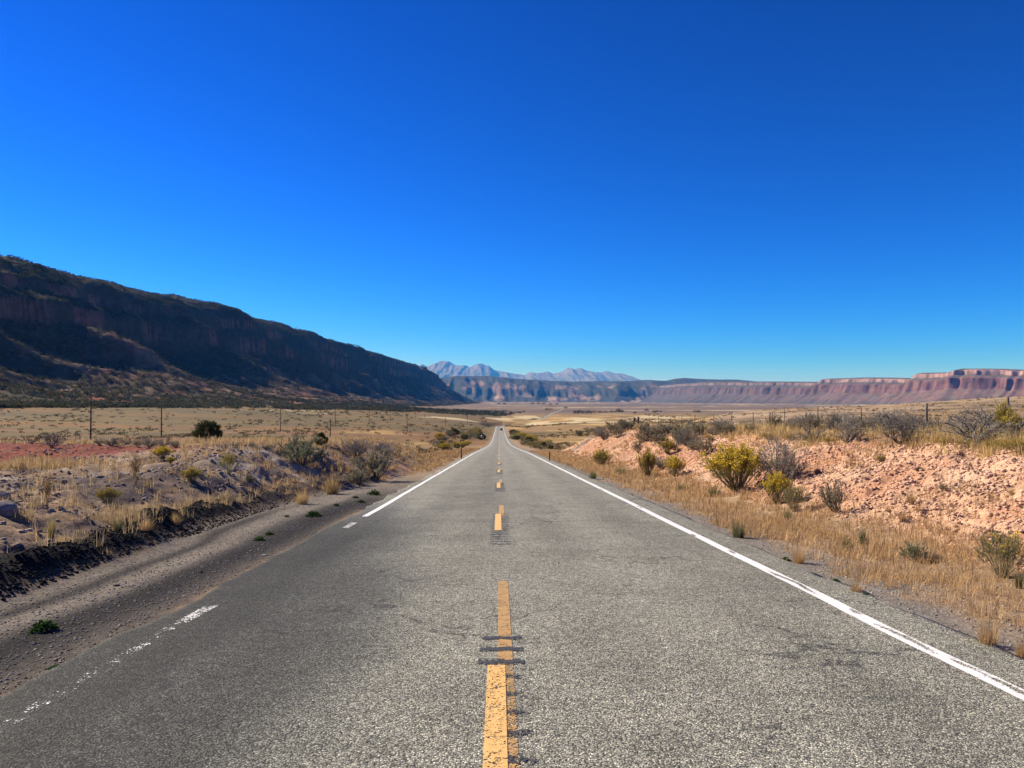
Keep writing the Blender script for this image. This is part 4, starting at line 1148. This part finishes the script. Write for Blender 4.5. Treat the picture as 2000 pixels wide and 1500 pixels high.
left1 = scatter(8500, lambda y, q: q.uniform(-6 - 0.72 * y, -5, len(y)), (8, 60), lambda x, y, I: I['rough_l'] * (0.16 + 0.6 * ss(0.56, 0.7, A_(x, y, 3))) * (1 - 0.93 * ss(12.5, 15.5, -x - (y - 28) * 0.12) * ss(25, 28, y) * (1 - ss(41, 44, y))), r)
left2 = scatter(9000, lambda y, q: q.uniform(-0.75 * y, -9, len(y)), (36, 62), lambda x, y, I: (0.25 + 0.75 * ss(0.42, 0.55, A_(x, y, 4))) * ss(41, 45, y + 4 * (A_(x, y) - .5)) , r)
left3 = scatter(2600, lambda y, q: q.uniform(-0.72 * y, -10, len(y)), (22, 31), lambda x, y, I: ss(21.5, 22.5, y) * (1 - ss(24, 25.5, y)) * ss(11, 15, -x), r)
tufts("dry_grass", "golden dry bunch grass scattered over the dirt benches",
      [(bench, 13, 0.28, 0.58, 0.15, (0.52, 0.37, 0.15), (0.68, 0.52, 0.24), 0.35),
       (bankg, 14, 0.12, 0.30, 0.12, (0.42, 0.28, 0.13), (0.55, 0.38, 0.19), 0.5),
       (left1, 15, 0.14, 0.38, 0.10, (0.42, 0.30, 0.15), (0.58, 0.44, 0.24), 0.4),
       (left2, 12, 0.22, 0.5, 0.2, (0.48, 0.34, 0.16), (0.62, 0.47, 0.25), 0.35),
       (left3, 14, 0.2, 0.4, 0.16, (0.46, 0.31, 0.15), (0.6, 0.44, 0.23), 0.4)])

def rocks(name, label, sets, mat):
    t = (1 + 5 ** 0.5) / 2
    iv = unit(np.array([[-1, t, 0], [1, t, 0], [-1, -t, 0], [1, -t, 0], [0, -1, t], [0, 1, t], [0, -1, -t], [0, 1, -t], [t, 0, -1], [t, 0, 1], [-t, 0, -1], [-t, 0, 1]]))
    fi = np.array([[0, 11, 5], [0, 5, 1], [0, 1, 7], [0, 7, 10], [0, 10, 11], [1, 5, 9], [5, 11, 4], [11, 10, 2], [10, 7, 6], [7, 1, 8], [3, 9, 4], [3, 4, 2], [3, 2, 6], [3, 6, 8], [3, 8, 9], [4, 9, 5], [2, 4, 11], [6, 2, 10], [8, 6, 7], [9, 8, 1]])
    rr = np.random.default_rng(len(name))
    vs = []; cs = []; fs = []; o = 0
    for (x, y, z), s0, s1, c0, c1, pw in sets:
        n = len(x); s = s0 + (s1 - s0) * rr.uniform(0, 1, n) ** pw
        v = iv[None] * rr.uniform(0.65, 1.2, (n, 12, 1)) * (s[:, None, None] * rr.uniform(0.6, 1.25, (n, 1, 3))) * np.array([1, 1, 0.62])
        v = v + np.stack([x, y, z + s * 0.18], 1)[:, None, :]
        vs.append(v.reshape(-1, 3)); cs.append(ccol(rr, n, c0, c1, 12, 0.15)); fs.append((fi[None] + (np.arange(n) * 12)[:, None, None]).reshape(-1, 3) + o); o += n * 12
    return tag(link(name, mesh_np(name, np.concatenate(vs), np.concatenate(fs), mat, np.concatenate(cs))), label, None, None, 'stuff')
ck = scatter(90000, (6.5, 13.5), (8, 90), lambda x, y, I: I['bank'] * (0.3 + 0.7 * ss(0.4, 0.6, A_(x, y, 1.5))) * (1 - ss(0.93, 1, I['q'])), r)
rocks("clods", "crumbly pink dirt clods covering the right bank", [(ck, 0.012, 0.06, (0.50, 0.30, 0.20), (0.63, 0.42, 0.29), 2.6)], M_STONE)
lk = scatter(30000, lambda y, q: q.uniform(-6 - 0.7 * y, -5, len(y)), (7.5, 48), lambda x, y, I: (1 - (-I['xr'] < I['xf'] + 1.5) * (y < 26)) * I['rough_l'] * (0.15 + 0.85 * ss(0.45, 0.62, A_(x, y, 2.2, 160))), r)
bk = scatter(16000, lambda y, q: -foot_l(y) - q.uniform(-0.1, 1.25, len(y)), (7, 34), lambda x, y, I: 0.9 - 0.7 * ss(16, 24, y), r)
gv1 = scatter(34000, (-6.2, -3.35), (4.5, 34), lambda x, y, I: (1 - ss(-0.2, 0.1, -I['xr'] - I['xf'])) * 0.8, r)
gv2 = scatter(16000, (4.15, 7.0), (3.0, 30), lambda x, y, I: (1 - ss(5.0, 6.5, I['xr'])) * 0.8 + 0.1, r)
rocks("loose_rubble", "grey rubble and shale lying on the left dirt bench", [(lk, 0.012, 0.085, (0.19, 0.142, 0.108), (0.38, 0.31, 0.25), 3)], M_STONE)
rocks("berm_crumbs", "black asphalt crumbs heaped along the left berm", [(bk, 0.008, 0.034, (0.010, 0.010, 0.010), (0.028, 0.026, 0.025), 2)], M_STONE)
rocks("gravel", "loose gravel on both road shoulders", [(gv1, 0.004, 0.017, (0.10, 0.09, 0.078), (0.36, 0.32, 0.27), 3), (gv2, 0.004, 0.020, (0.12, 0.105, 0.09), (0.42, 0.37, 0.31), 3)], M_STONE)

def blobs(P, R, H, per, lsz, c0, c1, rng, flat=0.0):
    n = len(P)
    d = unit(rng.normal(size=(n * per, 3))); d[:, 2] = np.abs(d[:, 2])
    q = rng.uniform(0.35, 1, n * per) ** 0.6
    Rr = np.repeat(R, per); Hh = np.repeat(H, per)
    ctr = np.repeat(P, per, 0) + d * q[:, None] * np.stack([Rr, Rr, Hh], 1)
    v, f = leaves(ctr, Rr * lsz, rng, 1.3, 0.2, d)
    c = np.repeat(ccol(rng, n, c0, c1, 1, 0.15), per * 4, 0) * np.repeat(rng.uniform(0.75, 1.25, n * per), 4)[:, None]
    return v, f, c

# scrub dotted over the plains
vs = []; cs = []
def add(t): vs.append(t[:2]); cs.append(t[2])
def xyz(s): return np.stack(s, 1)
p1 = xyz(scatter(9000, lambda y, q: q.uniform(-0.74, -0.012, len(y)) * y, (70, 1500), lambda x, y, I: (x < -9) * (0.12 + 0.88 * ss(0.5, 0.62, fbm(x / (6 + y * .04), y / (10 + y * .12), 171, 3))) * 0.6, r))
add(blobs(p1, 0.22 + 0.0016 * p1[:, 1] * r.uniform(0.5, 1.3, len(p1)), 0.25 + 0.0007 * p1[:, 1], 16, 0.7, (0.085, 0.08, 0.042), (0.20, 0.16, 0.085), r))
p2 = xyz(scatter(5000, lambda y, q: q.uniform(0.005, 0.27, len(y)) * y, (150, 2000), lambda x, y, I: (x - road_x(y) > 7) * ss(0.48, 0.62, fbm(x / (6 + y * .04), y / (8 + y * .05), 172, 3)) * 0.6, r))
add(blobs(p2, 0.25 + 0.0016 * p2[:, 1] * r.uniform(0.5, 1.3, len(p2)), 0.25 + 0.0007 * p2[:, 1], 16, 0.7, (0.10, 0.085, 0.045), (0.24, 0.18, 0.085), r))
p3 = xyz(scatter(2600, lambda y, q: q.uniform(0.26, 0.74, len(y)) * y, (45, 620), lambda x, y, I: (x > 20) * (0.1 + 0.9 * ss(0.45, 0.6, fbm(x / 14, y / 20, 173, 3))) * 0.55, r))
add(blobs(p3, 0.15 + 0.0013 * p3[:, 1] * r.uniform(0.4, 1.4, len(p3)), 0.15 + 0.0006 * p3[:, 1], 16, 0.7, (0.085, 0.075, 0.05), (0.22, 0.165, 0.09), r))
V, F = cat(vs)
tag(link("scrub", mesh_np("scrub", V, F, M_LEAF, np.concatenate(cs))), "low scrub dotted over the open plains", None, None, 'stuff')

# ------------------------------------------------------------------ juniper woodland on the hill
def treepos(n, rng):
    Y = np.exp(rng.uniform(math.log(480), math.log(10000), n)); D = rng.uniform(-0.02, 1.12, n)
    X, Z, D2 = hill(Y, D, True)
    m = -X
    dens = 0.55 + 0.45 * ss(0.36, 0.58, fbm(Y / 90, m / 90, 401, 3))
    dens = dens * (1 - 0.9 * np.clip(np.exp(-((D2 - 0.6625) / 0.008) ** 2) + np.exp(-((D2 - 0.7325) / 0.008) ** 2), 0, 1))
    dens = np.where(D > 0.45, np.maximum(dens, 0.85), dens)
    dens = np.where(D < 0.3, dens * (0.25 + 0.75 * ss(0.4, 0.55, fbm(Y / 45, m / 30, 405, 3))), dens)
    k = rng.uniform(0, 1, n) < dens
    return np.stack([X, Y, Z], 1)[k], D[k]
hp, hD = treepos(70000, r)
_e = np.exp(r.uniform(math.log(700), math.log(9500), 40000)); _d = r.uniform(0.5, 0.8, 40000)
_x, _z, _d2 = hill(_e, _d, True)
_k = (np.exp(-((_d2 - 0.6625) / 0.006) ** 2) + np.exp(-((_d2 - 0.7325) / 0.005) ** 2) < 0.4) & (fbm(_e / 60, _d * 12, 404, 3) > 0.38)
hp = np.concatenate([hp, np.stack([_x, _e, _z], 1)[_k]]); hD = np.concatenate([hD, _d[_k]])
# belt of junipers on the flat in front of the hill and out to the far left bend of the road
nb = 9000
Yb = np.exp(r.uniform(math.log(650), math.log(2700), nb)); tb = toe(Yb)
Xb = tb + r.uniform(-0.05, 1, nb) ** 1.3 * np.interp(Yb, [650, 1000, 1500, 1900, 2700], [30, 90, 260, 420, 480])
kb = (Xb < road_x(Yb) - 15) & (r.uniform(0, 1, nb) < 0.15 + 0.75 * ss(0.42, 0.57, fbm(Xb / 60, Yb / 90, 402, 3)))
Xb, Yb = Xb[kb], Yb[kb]
bp = np.stack([Xb, Yb, terrain(Xb, Yb)], 1)
near_ = (hD < 0.24) & (hp[:, 1] < 1500) & (np.abs(hp[:, 0] / hp[:, 1]) < 0.68)
cand = np.concatenate([hp[near_], bp[(bp[:, 1] < 1500)]])
order = np.argsort(cand[:, 1])[:300]
sel = cand[order]
keys = set(map(tuple, np.round(sel, 3)))
rest = np.array([p for p in np.concatenate([hp, bp]) if tuple(np.round(p, 3)) not in keys])
pn = [mesh_np("juniper_tree", *(lambda t: (t[0], t[1], M_LEAF, t[2]))(blobs(np.array([[0, 0, 0.12]]), np.array([0.62]), np.array([0.9]), 130, 0.34, (0.06, 0.066, 0.036), (0.11, 0.105, 0.058), np.random.default_rng(90 + i)))) for i in range(5)]
for i, p in enumerate(sel):
    o = link("juniper_tree", pn[i % 5])
    s = RNG.uniform(3.0, 4.8)
    o.location = (p[0], p[1], p[2] - 0.2); o.scale = (s * RNG.uniform(0.85, 1.2), s * RNG.uniform(0.85, 1.2), s * RNG.uniform(0.75, 1.0)); o.rotation_euler = (0, 0, RNG.uniform(0, 6.28))
    tag(o, "dark juniper in the belt of trees along the foot of the left hill", "juniper", "junipers along the foot of the hill")
Rr = r.uniform(1.8, 3.6, len(rest)) * (1 + 0.5 * ss(2500, 7000, rest[:, 1]))
nr_ = rest[:, 1] < 1700
a = blobs(rest[nr_], Rr[nr_], Rr[nr_] * 1.25, 34, 0.62, (0.055, 0.060, 0.033), (0.105, 0.100, 0.055), r)
b = blobs(rest[~nr_], Rr[~nr_], Rr[~nr_] * 1.25, 12, 0.95, (0.036, 0.042, 0.022), (0.065, 0.067, 0.034), r)
V, F = cat([a[:2], b[:2]])
tag(link("woodland", mesh_np("woodland", V, F, M_LEAF, np.concatenate([a[2], b[2]]))), "dark juniper woodland covering the left hill", None, None, 'stuff')

# far valley cottonwoods
for i, (a, b, hh, c_) in enumerate([(1125, 808, 5, 0), (1133, 808, 6, 0), (1142, 808, 5, 1), (1150, 808, 5, 0), (1160, 807, 4, 1), (1172, 807, 4, 1), (1183, 807, 4, 1), (1195, 806, 4, 1), (1207, 806, 6, 0), (1213, 806, 5, 0),
                                  (1040, 788, 3, 0), (1052, 788, 3, 0), (1062, 789, 3, 0), (1075, 790, 3, 0), (1088, 789, 3, 0), (1263, 803, 4, 0), (1278, 807, 4, 0), (1283, 806, 3, 0), (1290, 806, 3, 0), (1358, 807, 4, 1), (1365, 807, 4, 0), (1240, 808, 3, 0), (985, 789, 3, 0), (975, 789, 3, 0), (1105, 796, 3, 0), (1068, 799, 4, 0), (1075, 800, 4, 1)]):
    Yv = np.interp(b, [788, 792, 799, 808], [7500, 5200, 3200, 2300]); x = ray(a, b)[0] * Yv
    k2 = proto_far[c_] if 'proto_far' in globals() else None
    if k2 is None:
        proto_far = [mesh_np("cottonwood_tree", *(lambda t: (t[0], t[1], M_LEAF, t[2]))(blobs(np.array([[0, 0, 0.1]]), np.array([0.7]), np.array([0.9]), 160, 0.3, c0, c1, np.random.default_rng(5)))) for c0, c1 in
                     [((0.05, 0.06, 0.03), (0.08, 0.085, 0.04)), ((0.26, 0.15, 0.05), (0.34, 0.2, 0.06))]]
        k2 = proto_far[c_]
    o = link("cottonwood_tree", k2); s = hh / 1500 * Yv * 1.2
    o.location = (x, Yv, gz(x, Yv) - 0.5); o.scale = (s * 1.5, s * 1.2, s); o.rotation_euler = (0, 0, i * 1.3)
    tag(o, "distant orange autumn cottonwood on the valley floor" if c_ else "distant dark cottonwood on the valley floor", "cottonwood", "orange cottonwoods on the valley floor" if c_ else "dark cottonwoods on the valley floor")

# ------------------------------------------------------------------ fence on the right bench
M_POST = m_plain("weathered_wood", (0.20, 0.17, 0.145), 0.9, 14)
M_STEEL = m_plain("rusty_steel", (0.055, 0.043, 0.036), 0.7, 30)
M_DARKWOOD = m_plain("tarred_wood", (0.055, 0.034, 0.026), 0.9, 12)
M_CROSS = m_plain("bleached_wood", (0.16, 0.115, 0.08), 0.9, 12)
M_GLASSY = m_plain("porcelain", (0.24, 0.22, 0.20), 0.3, 10)
M_SIGNB = m_plain("sign_aluminium", (0.30, 0.31, 0.33), 0.5, 5, (0.9, 1.1), 0.6)
M_RUST = m_plain("rust_post", (0.09, 0.045, 0.03), 0.8, 25)
M_REFL = m_plain("reflector", (0.6, 0.58, 0.5), 0.3, 40)
def pole_mesh(name, h, r0, r1, mat, k=8, z0=-0.3, square=False):
    t = np.linspace(z0, h, 7); P = np.stack([t * 0 + 0.004 * np.sin(t * 3), t * 0, t], 1)[None]
    V, F = tubes(P, np.interp(t, [z0, h], [r0, r1])[None], 4 if square else k)
    kk = 4 if square else k
    me = mesh_np(name, V, F, mat)
    bm_cap = len(V)
    top = V[-kk:].mean(0) + [0, 0, r1 * 0.3]
    V2 = np.concatenate([V, [top]])
    capq = np.array([[len(V) - kk + i, len(V) - kk + (i + 1) % kk, bm_cap, bm_cap] for i in range(kk)])
    tri = np.stack([capq[:, 0], capq[:, 1], capq[:, 2]], 1)
    quads = np.concatenate([F[:, [0, 1, 2]], F[:, [0, 2, 3]], tri])
    return mesh_np(name, V2, quads, mat, None, False)
FX = 16.8
fence = empty("wire_fence", (FX, 25, gz(FX, 25)))
tag(fence, "barbed wire fence on thin posts along the top of the right bank", "fence")
wood_me = pole_mesh("post", 1.36, 0.062, 0.055, M_POST); steel_me = pole_mesh("post", 1.22, 0.026, 0.022, M_STEEL, 4)
gate_me = pole_mesh("gate_post", 1.5, 0.13, 0.12, M_DARKWOOD)
tops = []
bx, by, bz = fence.location
for i in range(-1, 25):
    y = 25.1 + 5.03 * i; x = FX + 0.12 * math.sin(i * 2.1); z = gz(x, y)
    o = link("post", wood_me if i in (0, 1) else steel_me, fence)
    o.location = (x - bx, y - by, z - bz); o.rotation_euler = (RNG.normal(0, 0.02), RNG.normal(0, 0.025), i)
    tops.append((x, y, z))
for a in (1239, 1247):
    Yg = 95.0; x = ray(a, 830)[0] * Yg; o = link("gate_post", gate_me, fence); o.location = (x - bx, Yg - by, gz(x, Yg) - bz)
T = np.array(tops)
for hgt in (0.35, 0.62, 0.88, 1.12):
    ys = np.linspace(T[0, 1], T[-1, 1], 160)
    sag = -0.03 * np.sin(((ys - T[0, 1]) / 5.03 % 1) * math.pi)
    P = np.stack([np.interp(ys, T[:, 1], T[:, 0]) - bx - 0.03, ys - by, np.interp(ys, T[:, 1], T[:, 2]) + hgt + sag - bz], 1)[None]
    V, F = tubes(P, np.full((1, 160), 0.0028)); link("wire", mesh_np("wire", V, F, M_STEEL), fence)

# ------------------------------------------------------------------ utility poles on the left plain
def arm_mesh(w, d): 
    V, F = box(0, 0, 0, w, 0.11, 0.13); return mesh_np("crossarm", V, F, M_CROSS)
pole_me = pole_mesh("pole", 10.0, 0.17, 0.11, M_DARKWOOD, 8, -0.6)
arm_me = arm_mesh(2.4, 0); small_arm = arm_mesh(1.3, 0)
iv_, if_ = tubes(np.array([[[0, 0, 0.06], [0, 0, 0.14], [0, 0, 0.24], [0, 0, 0.30]]], float), np.array([[0.03, 0.07, 0.07, 0.03]]), 6)
ins_me = mesh_np("insulator", iv_, if_, M_GLASSY)
ordn = ["first", "second", "third", "fourth", "fifth", "sixth", "seventh", "eighth"]
P0 = []
plist = [(177, 858, 90, 165, 0, "tallest utility pole, nearest the left picture edge, with a small top crossarm"),
         (315, 858, 75, 200, 1, "utility pole with a wide low crossarm just right of the tallest pole"),
         (548, 846, 51, 309, 1, "utility pole above the large grey-green sagebrush"),
         (655, 830, 36, 412, 1, "slender utility pole above the small round juniper bush"),
         (721, 823, 27, 520, 1, "far utility pole, first of the row right of the round juniper bush"),
         (763, 820, 22, 622, 1, "far utility pole, second of the row right of the round juniper bush"),
         (793, 814, 19, 725, 1, "far utility pole, third of the row right of the round juniper bush"),
         (812, 814, 17, 810, 1, "far utility pole, fourth of the row right of the round juniper bush"),
         (829, 810, 15, 904, 1, "far utility pole, fifth of the row right of the round juniper bush"),
         (645, 861, 43, 235, 0, "plain utility pole close behind the small round juniper bush"),
         (795, 845, 33, 345, 0, "lone utility pole at the golden grass flat"),
         (870, 834, 19, 560, 0, "utility pole by the red mound left of the road dip"),
         (913, 826, 14, 800, 0, "far utility pole left of where the road tops the rise"),
         (941, 826, 12, 900, 0, "far utility pole nearest the road crest")]
for px_, py_, hp_, Yp, kind_, lab in plist:
    x = ray(px_, py_)[0] * Yp
    z = gz(x, Yp); ztop = EYE + ray(px_, py_ - hp_)[2] * Yp
    hgt = float(np.clip(ztop - z, 5.5, 13))
    e = empty("utility_pole", (x, Yp, z)); e.scale = (1, 1, 1)
    po = link("pole", pole_me, e); po.scale = (1, 1, hgt / 10)
    az = 0.15
    a_ = link("crossarm", arm_me if kind_ else small_arm, e); a_.location = (0, -0.16, hgt - (1.9 if (kind_ and Yp == 200) else 0.75)); a_.rotation_euler = (0, 0, az)
    for q in (-1.05, 0.0, 1.05) if kind_ else (-0.5, 0.5):
        n_ = link("insulator", ins_me, e); n_.location = (q * math.cos(az), -0.16 + q * math.sin(az), a_.location[2])
    tag(e, lab, "utility pole", "utility poles on the left plain")

# ------------------------------------------------------------------ roadside posts, sign back, car, boulders
def delin(px_, py_, hp_, Yp, mat, lab):
    x = ray(px_, py_)[0] * Yp; z = gz(x, Yp); h = hp_ / 1500 * Yp
    e = empty("marker_post", (x, Yp, z))
    V, F = cat([box(0, 0, h / 2 - 0.15, 0.075, 0.02, h + 0.3), box(-0.035, -0.018, h / 2 - 0.15, 0.018, 0.03, h + 0.3), box(0.035, -0.018, h / 2 - 0.15, 0.018, 0.03, h + 0.3)])
    link("post", mesh_np("post", V, F, mat), e)
    V, F = tubes(np.array([[[0, -0.035, h - 0.12], [0, -0.05, h - 0.12]]], float), np.array([[0.045, 0.045]]), 10)
    link("reflector", mesh_np("reflector", V, F, M_REFL), e)
    tag(e, lab, "marker post")
delin(901, 887, 29, 66, M_STEEL, "thin dark marker post on the left verge before the dip")
delin(1073.5, 889, 20, 60, M_RUST, "leaning rusty marker post at the foot of the far right bank")
Ys = 330; x = ray(942, 852)[0] * Ys; z = gz(x, Ys)
e = empty("road_sign", (x, Ys, z))
link("post", mesh_np("post", *cat([box(-0.35, 0, 0.9, 0.07, 0.07, 2.4), box(0.35, 0, 0.9, 0.07, 0.07, 2.4)]), M_STEEL), e)
link("panel", mesh_np("panel", *cat([box(0, -0.06, 1.5, 1.05, 0.02, 1.3), box(0, -0.085, 1.85, 1.0, 0.03, 0.06), box(0, -0.085, 1.15, 1.0, 0.03, 0.06)]), M_SIGNB), e)
tag(e, "blank grey back of a road sign left of the road in the dip", "road sign")

def car(x, y, z, lab):
    e = empty("parked_car" if False else "car", (x, y, z))
    paint = m_plain("dark_car_paint", (0.018, 0.02, 0.024), 0.3, 3, (0.9, 1.1), 0.3, 0.5)
    glass = m_plain("car_glass", (0.05, 0.055, 0.06), 0.08, 3, (0.9, 1.1), 0.0, 0.8)
    rub = m_plain("tyre_rubber", (0.012, 0.012, 0.012), 0.9, 20)
    red = m_plain("tail_lamp_red", (0.25, 0.01, 0.01), 0.3, 20)
    # profile along y (rear at 0), extruded in x with a narrower roof
    prof = np.array([(0.0, 0.42), (-0.04, 0.75), (0.03, 1.02), (0.30, 1.08), (3.1, 1.08), (4.35, 0.92), (4.6, 0.70), (4.55, 0.40)], float)
    n = len(prof); ws = [0.86, 0.92, 0.92, 0.90, 0.90, 0.86, 0.84, 0.84]
    V = np.array([(s * ws[i], p[0], p[1]) for s in (-1, 1) for i, p in enumerate(prof)])
    bm = bpy.data.meshes.new("body"); fc = [list(range(n))[::-1], [n + i for i in range(n)]] + [[i, (i + 1) % n, n + (i + 1) % n, n + i] for i in range(n)]
    bm.from_pydata(V.tolist(), [], fc); bm.materials.append(paint); bm.update(); b = link("body", bm, e)
    cab = np.array([(0.12, 1.05, 0.86), (0.42, 1.70, 0.70), (2.2, 1.72, 0.70), (3.15, 1.06, 0.84)])
    V = np.array([(s * c_[2], c_[0], c_[1]) for s in (-1, 1) for c_ in cab])
    gm = bpy.data.meshes.new("cabin_glass"); gm.from_pydata(V.tolist(), [], [[3, 2, 1, 0], [4, 5, 6, 7], [0, 1, 5, 4], [2, 3, 7, 6]]); gm.materials.append(glass); gm.update(); link("window", gm, e)
    link("roof", mesh_np("roof", *box(0, 1.31, 1.745, 1.42, 1.86, 0.06), paint), e)
    for s in (-1, 1):
        for yy_ in (0.85, 3.75):
            P = np.array([[[s * 0.70, yy_, 0.35], [s * 0.72, yy_, 0.35], [s * 0.90, yy_, 0.35], [s * 0.92, yy_, 0.35]]])
            wv, wf_ = tubes(P, np.array([[0.05, 0.35, 0.35, 0.22]]), 14); link("wheel", mesh_np("wheel", wv, wf_, rub), e)
        link("tail_light", mesh_np("tail_light", *box(s * 0.78, -0.03, 0.88, 0.2, 0.06, 0.22), red), e)
    link("bumper", mesh_np("bumper", *box(0, -0.06, 0.5, 1.7, 0.12, 0.2), rub), e)
    tag(e, lab, "car")
Yc = 560
car(1.62, Yc, float(road_z(Yc)) + EYE + 0.02, "dark car driving away in the right lane near the top of the rise")

def boulder(px_, py_, wpx, lab, c0, c1, seed, flat=0.7, Y=None, nm="boulder"):
    x, y = hit(px_, py_) if Y is None else (ray(px_, py_)[0] * Y, Y)
    s = wpx / 1500 * y / 2
    r_ = np.random.default_rng(seed)
    th = np.linspace(0, 2 * math.pi, 33)[:-1]; ph = np.linspace(-1.2, 1.5, 17)
    TH, PH = np.meshgrid(th, ph)
    d = np.stack([np.cos(TH) * np.cos(PH), np.sin(TH) * np.cos(PH), np.sin(PH)], -1).reshape(-1, 3)
    k_ = unit(r_.normal(size=(12, 3))); cut = r_.uniform(0.62, 0.95, 12)
    rad_ = np.min(np.where(d @ k_.T > 0.2, cut / np.maximum(d @ k_.T, 0.2), 9), 1); rad_ = np.minimum(rad_, 1.1)
    rad_ = rad_ * (0.95 + 0.1 * fbm(d[:, 0] * 3 + 5, d[:, 1] * 3 + d[:, 2] * 2, seed, 3))
    V = d * rad_[:, None] * np.array([1, 0.8, flat]) * s
    nc = len(th); i = np.arange((len(ph) - 1) * nc); rr_ = i // nc; c_ = i % nc
    F = np.stack([rr_ * nc + c_, rr_ * nc + (c_ + 1) % nc, (rr_ + 1) * nc + (c_ + 1) % nc, (rr_ + 1) * nc + c_], 1)
    o = link(nm, mesh_np(nm, V, F, M_STONE, ccol(r_, len(V), c0, c1, 1, 0.1)))
    o.location = (x, y, gz(x, y) + s * flat * 0.35)
    tag(o, lab, nm); return o
GR0, GR1 = (0.17, 0.15, 0.14), (0.24, 0.215, 0.2)
boulder(14, 1002, 50, "large grey boulder half buried at the left picture edge", GR0, GR1, 1)
boulder(4, 976, 36, "grey boulder lying behind the large one at the left picture edge", GR0, GR1, 2)
boulder(103, 960, 26, "grey rock beside the tall rusty tan weed", GR0, GR1, 3)
boulder(228, 1145, 12, "small flat dark stone lying on the pale gravel strip", (0.07, 0.06, 0.055), (0.1, 0.09, 0.08), 4, 0.5, nm="stone")
boulder(391, 1119, 9, "small dark stone lying on the dark wheel track", (0.05, 0.045, 0.04), (0.08, 0.07, 0.06), 5, 0.6, nm="stone")
boulder(447, 1164, 6, "tiny white stone beside the broken edge line", (0.6, 0.58, 0.55), (0.7, 0.68, 0.65), 6, 0.6, nm="stone")
boulder(515, 1086, 9, "pale flat stone on the far dark wheel track", (0.45, 0.43, 0.4), (0.55, 0.52, 0.5), 7, 0.4, nm="stone")
boulder(1598, 926, 14, "dark brown rock high on the pink bank right of the leaning shrub", (0.10, 0.05, 0.04), (0.14, 0.07, 0.05), 8, 0.7, nm="rock")
boulder(1796, 920, 16, "dark brown rock near the top of the open pink bank", (0.10, 0.05, 0.04), (0.14, 0.07, 0.05), 9, 0.7, nm="rock")
boulder(1652, 1397, 9, "black lump lying on the right lane of the road", (0.01, 0.01, 0.01), (0.02, 0.02, 0.02), 10, 0.6, nm="stone")
